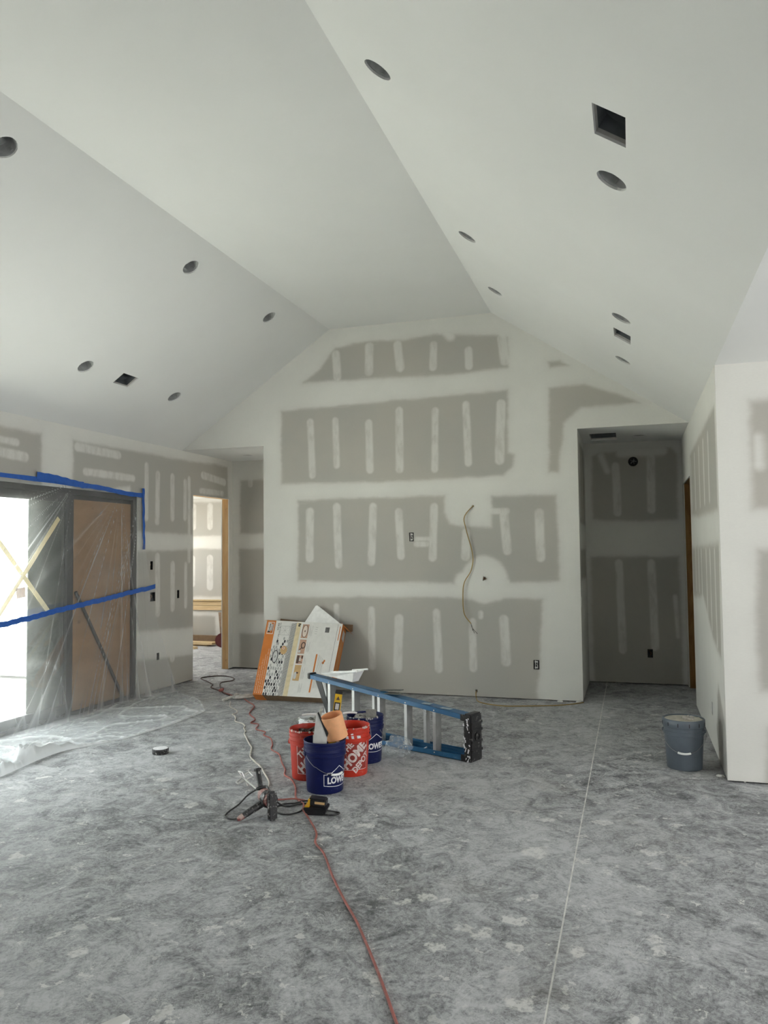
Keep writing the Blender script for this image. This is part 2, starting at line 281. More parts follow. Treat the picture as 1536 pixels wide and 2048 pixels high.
def wall(name, O, ud, vd, us, vs, holes, polys, strips, mat, depth=None, mud_blobs=(), top=None, parent=None):
    """a drywall face cut from a fine grid: u along the wall, v up; holes are (u0,v0,u1,v1)."""
    us = np.array(us); vs = np.array(vs); nu, nv = len(us), len(vs); U, V = np.meshgrid(us, vs, indexing='ij')
    VV = V if top is None else vs[0] + (V - vs[0]) / (vs[-1] - vs[0]) * (np.array([top(q) for q in us])[:, None] - vs[0])
    O = np.array(O, float); ud = np.array(ud, float); vd = np.array(vd, float)
    P = O + U[..., None] * ud + VV[..., None] * vd
    cu = (us[:-1] + us[1:]) / 2; cv = (vs[:-1] + vs[1:]) / 2; CU, CV = np.meshgrid(cu, cv, indexing='ij'); keep = np.ones(CU.shape, bool)
    for h in holes: keep &= ~((CU > h[0]) & (CU < h[2]) & (CV > h[1]) & (CV < h[3]))
    idx = np.arange(nu * nv).reshape(nu, nv); I, J = np.nonzero(keep)
    F = np.stack([idx[I, J], idx[I + 1, J], idx[I + 1, J + 1], idx[I, J + 1]], 1)
    nrm = np.cross(ud, vd); back = depth is not None
    X = P.reshape(-1, 3); vl = X.tolist(); fl = F.tolist()
    sd = np.full(U.shape, -1.); st = np.full(U.shape, -1.)
    for p in polys: sd = np.maximum(sd, poly_sd(U, VV, p))
    for bl in mud_blobs: sd = np.minimum(sd, -(cap_sd(U, VV, bl[:2], bl[2:4], bl[4])))
    for s_ in strips: st = np.maximum(st, cap_sd(U, VV, s_[:2], s_[2:4], s_[4] if len(s_) > 4 else .036))
    nfront = len(vl); sdl = sd.ravel().tolist(); stl = st.ravel().tolist()
    if back:   # returns of every free edge to the thickness of the board
        dv = np.array(depth, float); kp = np.pad(keep, 1); mp = {}
        def bv(i):
            if i not in mp: mp[i] = len(vl); vl.append((X[i] + dv).tolist()); sdl.append(-1.); stl.append(-1.)
            return mp[i]
        for i, j in zip(I, J):
            for a, b, di, dj in ((idx[i, j], idx[i + 1, j], 0, -1), (idx[i + 1, j], idx[i + 1, j + 1], 1, 0), (idx[i + 1, j + 1], idx[i, j + 1], 0, 1), (idx[i, j + 1], idx[i, j], -1, 0)):
                if not kp[i + 1 + di, j + 1 + dj]: fl.append([int(b), int(a), bv(int(a)), bv(int(b))])
    me = bpy.data.meshes.new(name); me.from_pydata(vl, [], fl); me.materials.append(mat)
    for nm, dat in (('sd', sdl), ('st', stl)): a = me.attributes.new(nm, 'FLOAT', 'POINT'); a.data.foreach_set('value', np.array(dat, np.float32))
    # drop unused vertices
    bm = bmesh.new(); bm.from_mesh(me); bmesh.ops.delete(bm, geom=[v for v in bm.verts if not v.link_faces], context='VERTS'); bm.to_mesh(me); bm.free()
    o = link(name, me, parent); 
    if parent is None: struct(o)
    return o
def slab(name, lo, hi, mat):
    b = MB(); b.box([(a + c) / 2 for a, c in zip(lo, hi)], [c - a for a, c in zip(lo, hi)]); return struct(b.build(name, mat, smooth=0))

# ---------------------------------------------------------------- structure
# floor: two pours with a saw-cut joint packed with white dust
JX = -.342
fb = MB(); g = .004
fb.add([(XL - WT, YREAR - .2, 0), (JX - g, YREAR - .2, 0), (JX - g, 13.5, 0), (XL - WT, 13.5, 0)], [(0, 1, 2, 3)], 0)
fb.add([(JX + g, YREAR - .2, 0), (XE + .2, YREAR - .2, 0), (XE + .2, 13.5, 0), (JX + g, 13.5, 0)], [(0, 1, 2, 3)], 0)
fb.add([(-9.2, 9.0, 0), (XL - WT, 9.0, 0), (XL - WT, 13.5, 0), (-9.2, 13.5, 0)], [(0, 1, 2, 3)], 0)
fb.add([(JX - g, YREAR - .2, 0), (JX - g, YREAR - .2, -.003), (JX - g, 13.5, -.003), (JX - g, 13.5, 0)], [(0, 1, 2, 3)], 0)
fb.add([(JX + g, YREAR - .2, 0), (JX + g, YREAR - .2, -.003), (JX + g, 13.5, -.003), (JX + g, 13.5, 0)], [(0, 1, 2, 3)], 0)
fb.open = True
floor = struct(fb.build('floor', M['floor'], smooth=0))
jb = MB(); jb.box((JX, 5.0, -.004), (.012, 17, .006)); jb.build('joint_filling', M['joint'], floor, smooth=0)['label'] = 'white dust packed into the straight saw-cut joint'
slab('floor_patio', (-40, -30, -.30), (XL - WT, 40, -.05), M['patio'])

roof = lambda x: H + SLL * (x - XL) if x < X1 else (ZT if x < X2 else H + SLR * (XR - x))
A_ = [(-3.91, 3.84), (-3.72, 3.97), (-3.47, 4.24), (-3.02, 4.30), (-2.6, 4.26), (-2.2, 4.30), (-1.9, 4.27), (-1.46, 4.22), (-1.32, 4.18), (-1.32, 3.82), (-2.02, 3.79), (-2.74, 3.81)]
B_ = [(-4.22, 3.50), (-2.74, 3.53), (-1.33, 3.56), (-1.34, 2.83), (-1.27, 2.8), (-1.29, 2.67), (-1.4, 2.56), (-2.59, 2.54), (-4.22, 2.56)]
C_ = [(-3.99, 2.35), (-2.1, 2.35), (-2.1, 2.15), (-2.04, 2.02), (-1.89, 1.98), (-1.55, 1.97), (-1.54, 2.33), (-.80, 2.32), (-.78, 1.34), (-1.38, 1.32), (-1.9, 1.31), (-4.0, 1.34)]
D_ = [(-4.27, 1.14), (-2.6, 1.15), (-.98, 1.14), (-1.03, .3), (-1.06, .10), (-1.0, -.2), (-4.27, -.2)]
E_ = [(-.86, 3.55), (-.46, 3.56), (-.13, 3.44), (.13, 3.31), (-.3, 3.30), (-.50, 3.30), (-.70, 3.13), (-.77, 2.57), (-.88, 2.58)]
Fd = [(-.87, 3.86), (-.73, 3.86), (-.63, 3.79), (-.84, 3.78)]
ST = []
for row in ([(-3.47, 4.16, 3.88), (-3.02, 4.22, 3.91), (-2.65, 4.21, 3.93), (-2.21, 4.17, 3.90), (-1.78, 4.06, 3.88), (-1.39, 4.17, 3.90)],
            [(-3.82, 3.33, 2.66), (-3.47, 3.33, 2.77), (-3.03, 3.27, 2.70), (-2.66, 3.40, 2.69), (-2.2, 3.37, 2.67), (-1.82, 3.42, 2.73), (-1.41, 3.40, 2.74)],
            [(-3.82, 2.20, 1.62), (-3.47, 2.25, 1.54), (-3.0, 2.24, 1.57), (-2.67, 2.17, 1.64), (-2.23, 2.22, 1.62), (-1.84, 1.91, 1.63), (-1.4, 2.14, 1.69), (-1.0, 2.12, 1.61)],
            [(-3.02, .99, .31), (-2.68, .89, .30), (-2.21, .97, .31), (-1.8, .87, .33), (-1.43, .90, .42)]):
    for k, (x, a, b) in enumerate(row): ST.append((x + rng.uniform(-.012, .012), a, x + rng.uniform(-.03, .03), b, rng.uniform(.036, .05)))
ST += [(-2.45, 1.84, -2.30, 1.84, .022), (-2.45, 1.78, -2.33, 1.78, .03), (-1.69, .97, -1.69, .93, .022), (-1.53, 2.15, -1.37, 2.15, .03), (-3.48, 1.03, -3.48, .85, .03)]
BL_ = [(-1.64, 1.36, -1.64, 1.36, .27), (-1.84, 1.30, -1.5, 1.28, .16), (-2.2, 4.44, -2.0, 4.26, .05), (-2.9, 4.36, -2.5, 4.33, .06)]
OUT_B = [(-2.54, 1.815, -2.485, 1.92), (-1.095, .345, -1.03, .45)]
HOL_B = [(-1.775, 2.205, -1.75, 2.23), (-1.655, 1.352, -1.622, 1.392), (-1.768, .06, -1.742, .088)]
xs = axis_coords(XA, XB, .0125, [q for h in OUT_B + HOL_B for q in (h[0], h[2])])
zs = axis_coords(.012, H, .0125, [q for h in OUT_B + HOL_B for q in (h[1], h[3])])
wall('wall_back', (0, YB, 0), (1, 0, 0), (0, 0, 1), xs, zs, OUT_B + HOL_B, [A_, B_, C_, D_, E_, Fd], ST, M['dry'], (0, .013, 0), BL_)
wall('wall_gable', (0, YB, 0), (1, 0, 0), (0, 0, 1), axis_coords(XL, XR, .0125, (X1, X2)), np.linspace(H, ZT, 115), [], [A_, B_, C_, D_, E_, Fd], ST, M['dry'], (0, .013, 0), BL_, top=roof)
# sides of the boxed-out closet behind the back wall
wall('wall_chase_right', (XB, 0, 0), (0, 1, 0), (0, 0, 1), axis_coords(YB + .002, YR, .0125, (9.08, 9.13)), axis_coords(.012, H, .0125, (1.05, 1.16)), [(9.085, 1.05, 9.135, 1.16)], [[(9.2, 2.95), (10.2, 2.95), (10.2, 2.0), (9.2, 2.0)], [(9.2, 1.7), (10.2, 1.7), (10.2, 1.35), (9.2, 1.35)]], [(9.4, 2.8, 9.4, 2.1), (9.8, 2.8, 9.8, 2.1)], M['dry'], (-.013, 0, 0))
slab('wall_chase_left', (XA, YB + .013, .012), (XA + .013, YR, H), M['mudflat'])
# wall across both alcoves
OUT_N = [(.157, .335, .22, .44)]
RB = (.043, 2.806, .056)
wall('wall_alcove', (0, YR, 0), (1, 0, 0), (0, 0, 1), axis_coords(XB, XR, .0125, (.157, .22)), axis_coords(.016, H, .0125, (.335, .44)), OUT_N,
     [[(-.46, 2.90), (-.36, 2.94), (.50, 2.97), (.57, 2.87), (.56, 2.06), (.1, 2.04), (-.48, 2.07)], [(-.51, 1.6), (.56, 1.6), (.57, .04), (.4, -.2), (-.4, -.2), (-.50, .06)]],
     [(-.17, 2.76, -.16, 2.16, .042), (.26, 2.84, .25, 2.19, .045), (-.16, 1.52, -.14, .42, .042), (.23, 1.52, .25, .47, .042), (.5, 1.1, .52, .6, .02)], M['dry'], (0, .013, 0), [(-.35, 2.9, -.28, 2.70, .035), (-.1, 2.93, .4, 2.93, .06)])
wall('wall_hall', (0, YR, 0), (1, 0, 0), (0, 0, 1), axis_coords(XL, XA, .0125), axis_coords(.016, H, .0125), [],
     [[(-5.53, 2.86), (-4.6, 2.86), (-4.6, 1.98), (-5.53, 1.98)], [(-5.55, 1.76), (-4.6, 1.76), (-4.6, .80), (-5.55, .80)], [(-5.54, .52), (-4.6, .52), (-4.6, -.2), (-5.54, -.2)]], [(-5.36, 2.9, -5.36, 2.70, .03)], M['dry'], (0, .013, 0), [(-5.5, 2.9, -5.0, 2.88, .12)])
# left wall
OUT_L = [(8.318, 1.50, 8.378, 1.605), (8.316, 1.11, 8.428, 1.222), (8.915, 1.115, 8.972, 1.22), (8.462, .375, 8.522, .465)]
LP = [[(5.0, 2.93), (6.43, 2.92), (6.45, 2.3), (5.0, 2.3)], [(6.90, 2.92), (9.28, 2.94), (9.9, 2.98), (10.24, 2.96), (10.27, 2.5), (9.28, 2.3), (9.29, 1.95), (8.0, 1.96), (7.9, 2.5), (6.9, 2.3)],
      [(8.05, 1.73), (9.33, 1.75), (9.33, .70), (8.05, .76)], [(8.05, .43), (9.33, .34), (9.33, -.2), (8.05, -.2)]]
LS = [(8.23, 2.78, 8.23, 2.14), (8.47, 2.69, 8.46, 2.1, .042), (8.8, 2.69, 8.8, 2.16, .042), (9.1, 2.65, 9.1, 2.17, .035), (8.47, 1.66, 8.48, .96, .045), (8.81, 1.55, 8.81, 1.0, .045), (8.81, .42, 8.81, .36, .05), (9.12, 1.55, 9.12, 1.0, .03),
      (6.97, 2.855, 7.68, 2.845, .042), (7.1, 2.60, 7.96, 2.60, .035), (5.5, 2.69, 6.22, 2.66, .042), (5.5, 2.80, 6.1, 2.79, .03), (9.55, 2.78, 10.15, 2.73, .045), (9.5, 2.56, 10.1, 2.56, .035), (9.2, 1.6, 9.2, 2.7, .03)]
ys = np.concatenate([np.linspace(YREAR, SY0, 8)[:-1], np.linspace(SY0, 5.4, 6)[:-1], axis_coords(5.4, YR, .0125, [SY1, YW, YJ] + [q for h in OUT_L for q in (h[0], h[2])])])
zl = axis_coords(.012, H, .0125, [SH, DH] + [q for h in OUT_L for q in (h[1], h[3])])
wall('wall_left', (XL, 0, 0), (0, 1, 0), (0, 0, 1), ys, zl, OUT_L + [(SY0, 0, SY1, SH), (YW, 0, YJ, DH)], LP, LS, M['dry'], (-.013, 0, 0))
lb = MB()
for y0, y1, z0, z1 in ((YREAR, SY0, 0, H), (SY0, SY1, SH, H), (SY1, YW, 0, H), (YW, YJ, DH, H), (YJ, 13.4, 0, H)): lb.box((XL - WT + .0065, (y0 + y1) / 2, (z0 + z1) / 2), (.013, y1 - y0, z1 - z0))
struct(lb.build('wall_left_outer', M['mudflat'], smooth=0))
# right wall with its return
RP = [[(9.0, 2.70), (6.36, 2.78), (6.34, 1.98), (8.2, 2.0), (9.05, 2.06)], [(9.05, 1.70), (6.34, 1.74), (6.42, .86), (7.0, .95), (7.8, 1.25), (9.0, 1.18)], [(6.3, .40), (6.7, .62), (7.0, .35), (6.75, -.1), (6.3, -.1)]]
RS = [(y, 2.62, y, 2.12, .045) for y in (8.9, 8.39, 7.87, 7.4, 6.95)] + [(y, 1.66, y, z, .04) for y, z in ((8.61, 1.3), (8.25, 1.3), (7.92, 1.25), (7.42, 1.1), (7.07, 1.05), (6.68, .95))]
OUT_R = [(7.245, .275, 7.305, .385)]
wall('wall_right', (XR, 0, 0), (0, 1, 0), (0, 0, 1), axis_coords(YC + .002, YR, .0125, (YD, YD2, 7.245, 7.305)), axis_coords(.012, H, .0125, (DH, .275, .385)), OUT_R + [(YD, 0, YD2, DH)], RP, RS, M['dry_right'], (.013, 0, 0), [(7.5, .6, 7.0, .45, .2)])
CP = [[(.85, 2.78), (1.6, 2.79), (1.6, 1.98), (.85, 1.98)], [(.88, 1.68), (1.6, 1.72), (1.6, .62), (.86, .66), (.84, 1.2)], [(.90, .40), (1.6, .4), (1.6, -.2), (.87, -.2)]]
wall('wall_corner', (0, YC, 0), (1, 0, 0), (0, 0, 1), np.concatenate([axis_coords(XR, 1.7, .0125), np.linspace(1.8, XE, 10)]), axis_coords(.012, H, .0125), [], CP, [(1.2, 2.7, 1.2, 2.1)], M['dry_right'], (0, .013, 0), [(.9, 2.5, .9, 2.3, .03)])
rb = MB()
for y0, y1, z0, z1 in ((YC + .02, YD, 0, H), (YD, YD2, DH, H), (YD2, YR + .2, 0, H)): rb.box((XR + WT - .0065, (y0 + y1) / 2, (z0 + z1) / 2), (.013, y1 - y0, z1 - z0))
struct(rb.build('wall_right_outer', M['mudflat'], smooth=0))
slab('sky_block_door', (XR + 1.1, YC + .1, 0), (XR + 1.2, YR + .3, H), M['mudflat'])  # unseen slab added to keep sky from leaking through the right doorway
slab('sky_block_door_end', (XR + WT, YR, 0), (XR + 1.2, YR + .1, H), M['mudflat'])  # unseen end of that closure, added against the same leak of sky
# rear and kitchen walls (behind the camera), with their window openings
WIN_R = [(3.9, .35, 5.4, 2.35)]; WIN_B = []
wall('wall_rear', (0, YREAR, 0), (1, 0, 0), (0, 0, 1), axis_coords(XL, XE, .4, [q for h in WIN_R for q in (h[0], h[2])]), axis_coords(0, H, .5, (.35, 2.35)), WIN_R, [], [], M['mudflat'], (0, -.12, 0))
wall('wall_rear_gable', (0, YREAR, 0), (1, 0, 0), (0, 0, 1), axis_coords(XL, XR, .3, (X1, X2)), np.linspace(H, ZT, 6), [], [], [], M['mudflat'], (0, -.12, 0), top=roof)
WIN_E = [(.8, .6, 5.4, 2.5)]
wall('wall_kitchen', (XE, 0, 0), (0, 1, 0), (0, 0, 1), axis_coords(YREAR, YC, .4, (.8, 5.4)), axis_coords(0, H, .5, (.6, 2.5)), WIN_E, [], [], M['mudflat'], (.12, 0, 0))
portal(((WIN_R[0][0] + WIN_R[0][2]) / 2, YREAR - .06, 1.35), (PI / 2, 0, 0), WIN_R[0][2] - WIN_R[0][0], 2.0)
portal((XE + .06, 3.1, 1.55), (0, PI / 2, 0), 1.9, 4.6)
# back room beyond the doorway
wall('wall_bedroom_far', (0, 13.3, 0), (1, 0, 0), (0, 0, 1), axis_coords(-9.1, XL - WT, .02), axis_coords(.0, 2.75, .02), [], [[(-9.1, 2.68), (-5.8, 2.68), (-5.8, 2.02), (-9.1, 2.02)], [(-9.1, 1.78), (-5.8, 1.78), (-5.8, .86), (-9.1, .86)], [(-9.1, .5), (-7.6, .5), (-7.6, .1), (-9.1, .1)]], [(-7.72, 2.6, -7.72, 2.2, .055), (-7.72, 1.6, -7.72, 1.05, .06), (-8.1, 1.6, -8.1, 1.1, .05), (-8.08, 2.6, -8.08, 2.2, .05)], M['dry'], (0, .1, 0))
slab('wall_porch', (-7.94, 9.0, 0), (XL - WT, 9.14, 3.2), M['siding'])
wall('wall_porch_side', (-7.9, 0, 0), (0, 1, 0), (0, 0, 1), axis_coords(9.14, 10.8, .3, (9.4, 10.6)), axis_coords(0, 3.2, .4, (.8, 2.3)), [(9.4, .8, 10.6, 2.3)], [], [], M['mudflat'], (-.1, 0, 0))
portal((-8.02, 10.0, 1.55), (0, -PI / 2, 0), 1.5, 1.2)
slab('wall_bedroom_near', (-9.1, 10.68, 0), (-7.94, 10.8, 2.75), M['mudflat'])
WIN_W = [(11.5, .9, 12.7, 2.1)]
wall('wall_bedroom_west', (-9.0, 0, 0), (0, 1, 0), (0, 0, 1), axis_coords(10.8, 13.3, .3, (11.5, 12.7)), axis_coords(0, 2.75, .4, (.9, 2.1)), WIN_W, [], [], M['mudflat'], (-.1, 0, 0))
portal((-9.06, 12.1, 1.5), (0, -PI / 2, 0), 1.2, 1.2)

# ceilings
def ceiling(name, O, ud, vd, outer, holes, mat, lip):
    O, ud, vd, lip = Vector(O), Vector(ud), Vector(vd), Vector(lip); co = [Vector(p) for p in outer]; ed = [(i, (i + 1) % len(outer)) for i in range(len(outer))]; loops = []
    for hl in holes:
        o = len(co); co += [Vector(p) for p in hl]; ed += [(o + i, o + (i + 1) % len(hl)) for i in range(len(hl))]; loops.append(list(range(o, o + len(hl))))
    r = geometry.delaunay_2d_cdt(co, ed, [], 0, 1e-6); V2 = r[0]; fs = []
    def inside(p, poly):
        c = False
        for i in range(len(poly)):
            a, b = poly[i], poly[(i + 1) % len(poly)]
            if (a[1] > p[1]) != (b[1] > p[1]) and p[0] < (b[0] - a[0]) * (p[1] - a[1]) / (b[1] - a[1]) + a[0]: c = not c
        return c
    for f in r[2]:
        q = sum((V2[i] for i in f), Vector((0, 0))) / len(f)
        if inside(q, outer) and not any(inside(q, hl) for hl in holes): fs.append(tuple(f))
    b = MB(); b.add([O + ud * v[0] + vd * v[1] for v in V2], fs)
    for hl in holes:
        n = len(hl); P = [O + ud * p[0] + vd * p[1] for p in hl]; b.add(P + [p + lip for p in P], [(i, (i + 1) % n, n + (i + 1) % n, n + i) for i in range(n)])
    b.open = True
    return struct(b.build(name, mat, smooth=0))
def ring(cx, cyy, r, n=40, rough=0.): return [(cx + (r + rng.uniform(-rough, rough)) * math.cos(2 * PI * i / n), cyy + (r + rng.uniform(-rough, rough)) * math.sin(2 * PI * i / n)) for i in range(n)]
def rect(a, b, c, d): return [(a, b), (c, b), (c, d), (a, d)]
cl_ = math.hypot(X1 - XL, ZT - H); cr_ = math.hypot(XR - X2, ZT - H)
vL = Vector(((X1 - XL) / cl_, 0, (ZT - H) / cl_)); vR = Vector(((X2 - XR) / cr_, 0, (ZT - H) / cr_)); nL = Vector((-vL.z, 0, vL.x)); nR = Vector((-vR.z, 0, vR.x)) * -1
if nL.z < 0: nL = -nL
if nR.z < 0: nR = -nR
sL = lambda x: (x - XL) / vL.x; sR = lambda x: (x - XR) / vR.x
CANS = [('L', -3.79, 3.953), ('L', -3.796, 6.196), ('L', -3.796, 7.828), ('L', -4.99, 6.259), ('L', -5.0, 7.812), ('R', -1.256, 3.933), ('R', -.05, 3.932), ('R', -1.246, 6.314), ('R', -1.258, 7.785), ('R', -.035, 6.319), ('R', -.035, 7.752)]
CR = .083
VR = [(3.275, 3.53, -.113, .019), (6.71, 6.985, -.101, .034)]; VL = [(6.768, 7.022, -5.061, -4.929)]
hl = [ring(y, sL(x), CR, 40, .0012) for s, x, y in CANS if s == 'L'] + [rect(a, sL(c), b, sL(d_)) for a, b, c, d_ in VL]
ceiling('ceiling', (XL, 0, H), (0, 1, 0), vL, rect(YREAR, 0, YB, cl_), hl, M['paint'], nL * .013)
hr = [ring(y, sR(x), CR, 40, .0012) for s, x, y in CANS if s == 'R'] + [rect(a, sR(d_), b, sR(c)) for a, b, c, d_ in VR]
ceiling('ceiling', (XR, 0, H), (0, 1, 0), vR, rect(YREAR, 0, YB, cr_), hr, M['paint'], nR * .013)
ceiling('ceiling', (0, 0, ZT), (1, 0, 0), (0, 1, 0), rect(X1, YREAR, X2, YB), [], M['paint'], (0, 0, .013))
ceiling('ceiling', (0, 0, H), (1, 0, 0), (0, 1, 0), rect(XR, YREAR, XE, YC), [], M['paint'], (0, 0, .013))
ceiling('ceiling', (0, 0, H), (1, 0, 0), (0, 1, 0), rect(XL, YB + .012, XA, YR), [ring(-5.11, 9.83, .07)], M['paint'], (0, 0, .013))
ceiling('ceiling', (0, 0, H), (1, 0, 0), (0, 1, 0), rect(XB, YB + .012, XR, YR), [ring(.112, 9.89, CR), rect(-.45, 9.51, -.145, 10.11)], M['paint'], (0, 0, .013))
slab('ceiling', (-9.1, 9.0, 2.75), (XL - WT, 13.4, 2.80), M['paint'])
slab('ceiling', (XR + .01, YC + .013, H), (XR + 1.3, YR + .3, H + .05), M['paint'])  # lid of the unseen closure behind the right doorway, added against sky
slab('sky_block_back', (XL - WT, YR + .14, 0), (XR + 1.3, YR + .2, 5.0), M['mudflat'])  # unseen slab added to stop sky leaking in behind the back wall
slab('sky_block_left', (XL - WT - .02, YREAR - .12, H + .02), (XL - WT, 13.5, 4.95), M['siding'])  # unseen, added to keep sky out of the void over the left slope
slab('sky_block_gable', (XL - WT, YREAR - .3, H), (XE + .2, YREAR - .24, 4.95), M['siding'])  # unseen, added to shut out the sky above the rear wall
slab('sky_block_right', (XE + .14, YREAR - .12, H), (XE + .2, YR + .2, 4.95), M['siding'])  # unseen slab closing the ceiling void to the sky on the right
slab('sky_block_corner', (XR + 1.25, YC + .12, 0), (XE + .2, YC + .2, 4.95), M['siding'])  # unseen slab added to block sky behind the corner wall
slab('sky_block_top', (XL - WT, YREAR - .12, 4.95), (XE + .2, 13.5, 5.05), M['stud'])  # unseen flat cover added to block the sky above the ceilings
# raw framing showing in the door openings
def trim(name, lo, hi, mat):
    b = MB(); b.box([(a + c) / 2 for a, c in zip(lo, hi)], [c - a for a, c in zip(lo, hi)]); o = struct(b.build(name, mat, smooth=0, bevel=.003)); return o
trim('trim_1', (XL - WT + .013, YJ, 0), (XL - .013, YJ + .04, DH), M['stud'])
trim('trim_2', (XL - WT + .013, YW - .04, DH), (XL - .013, YJ + .04, DH + .04), M['stud'])
trim('trim_3', (XR + .013, YD2, 0), (XR + WT - .013, YD2 + .04, DH), M['osb'])
trim('trim_4', (XR + .013, YD, DH), (XR + WT - .013, YD2 + .04, DH + .04), M['osb'])
trim('trim_5', (XL - WT + .013, YW - .04, 0), (XL - .013, YW, DH), M['stud'])
# ---------------------------------------------------------------- light cans and duct boots in the ceiling
WHICH = {('L', 0): 'round recessed light can high on the left slope, nearest the camera at the picture edge', ('L', 1): 'round recessed light can high on the left slope, second of the upper row of three',
         ('L', 2): 'round recessed light can high on the left slope, closest to the back gable wall', ('L', 3): 'round recessed light can low on the left slope, nearer side of the duct hole',
         ('L', 4): 'round recessed light can low on the left slope, beyond the square duct hole', ('R', 0): 'large-looking round light can beside the ridge line, nearest one on the right slope',
         ('R', 1): 'round light can low on the right slope, just beyond the large duct hole', ('R', 2): 'round light can beside the ridge, second of the three along the right slope', ('R', 3): 'round light can beside the ridge on the right slope, nearest the gable peak',
         ('R', 4): 'thin-looking round light can right above the small far duct hole', ('R', 5): 'thin-looking round light can just beneath the small far duct hole, ragged edge'}
def can(P, nrm, along, label, r=CR, depth=.10):
    P = Vector(P); nrm = Vector(nrm).normalized(); al = Vector(along).normalized(); ac = nrm.cross(al)
    t = thing('recessed_light_can', label, 'light fixture', P, 'recessed light cans in the ceiling')
    b = MB(); b.lathe([(r + .004, .0135), (r - .003, .0135), (r - .006, .03), (r - .012, depth), (0, depth)], 36, P, nrm); b.open = True; b.build('housing', M['can'], t)
    b = MB(); c = P + nrm * (depth - .004) + al * .01 + ac * .012; rot = Matrix((al, ac, nrm)).transposed(); b.box(c, (.075, .05, .004), rot); b.build('junction_plate', M['canlabel'], t, smooth=0)
    for s in (-1, 1): b = MB(); b.box(P + al * s * (r - .016) + nrm * .035, (.006, .018, .03), rot); b.build('spring_clip', M['canlabel'], t, smooth=0)
    return t
ki = {'L': 0, 'R': 0}
for s, x, y in CANS:
    v, n = (vL, nL) if s == 'L' else (vR, nR)
    P = Vector((XL, y, H)) + vL * sL(x) if s == 'L' else Vector((XR, y, H)) + vR * sR(x)
    can(P, n, (0, 1, 0), WHICH[(s, ki[s])]); ki[s] += 1
can((-5.11, 9.83, H), (0, 0, 1), (1, 0, 0), 'round recessed light can in the low hallway ceiling on the left', .07)
can((.112, 9.89, H), (0, 0, 1), (1, 0, 0), 'round recessed light can in the low alcove ceiling, right of its duct hole')
def boot(P, nrm, al, la, lc, label):
    P = Vector(P); nrm = Vector(nrm).normalized(); al = Vector(al).normalized(); ac = nrm.cross(al); t = thing('duct_boot', label, 'air vent', P, 'open duct boots in the ceiling')
    q = lambda a, c, d: P + al * a * la / 2 + ac * c * lc / 2 + nrm * d
    def frame(k0, d0, k1, d1):
        b = MB(); A = [q(a * k0, c * k0, d0) for a, c in ((-1, -1), (1, -1), (1, 1), (-1, 1))]; B = [q(a * k1, c * k1, d1) for a, c in ((-1, -1), (1, -1), (1, 1), (-1, 1))]
        b.add(A + B, [(i, (i + 1) % 4, 4 + (i + 1) % 4, 4 + i) for i in range(4)]); b.open = True; return b
    frame(1.01, .013, .99, .030).build('lip', M['galv'], t, smooth=0)
    frame(1.0, .030, .96, .17).build('side_sheet', M['duct'], t, smooth=0)
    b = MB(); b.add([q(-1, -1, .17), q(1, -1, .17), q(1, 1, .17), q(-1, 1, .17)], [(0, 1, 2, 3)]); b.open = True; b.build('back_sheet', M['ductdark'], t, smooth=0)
    b = MB(); b.lathe([(min(la, lc) * .46, 0), (min(la, lc) * .42, .05), (min(la, lc) * .42, .09)], 24, P + nrm * .075 + al * la * .12, nrm); b.open = True; b.build('collar', M['duct'], t)
    b = MB(); b.tube([q(-.9, -.6, .04), q(-.75, -.2, .05), q(-.7, .3, .04), q(-.8, .6, .06)], .004, 6); b.build('tie_strap', M['black'], t)
    return t
for s, L in (('R', VR), ('L', VL)):
    for k, (a, b_, c, d_) in enumerate(L):
        y = (a + b_) / 2; x = (c + d_) / 2; v, n = (vL, nL) if s == 'L' else (vR, nR)
        P = Vector((XL, y, H)) + vL * sL(x) if s == 'L' else Vector((XR, y, H)) + vR * sR(x)
        boot(P, n, (0, 1, 0), b_ - a, (d_ - c) / abs(v.x), {('R', 0): 'large open rectangular duct hole with metal lip, high right near the camera', ('R', 1): 'small far rectangular duct hole low on the right slope between two light cans', ('L', 0): 'square-looking open duct hole low on the left slope between two light cans'}[(s, k)])
boot((-.2975, 9.81, H), (0, 0, 1), (1, 0, 0), .305, .60, 'wide open duct hole in the low alcove ceiling on the right')

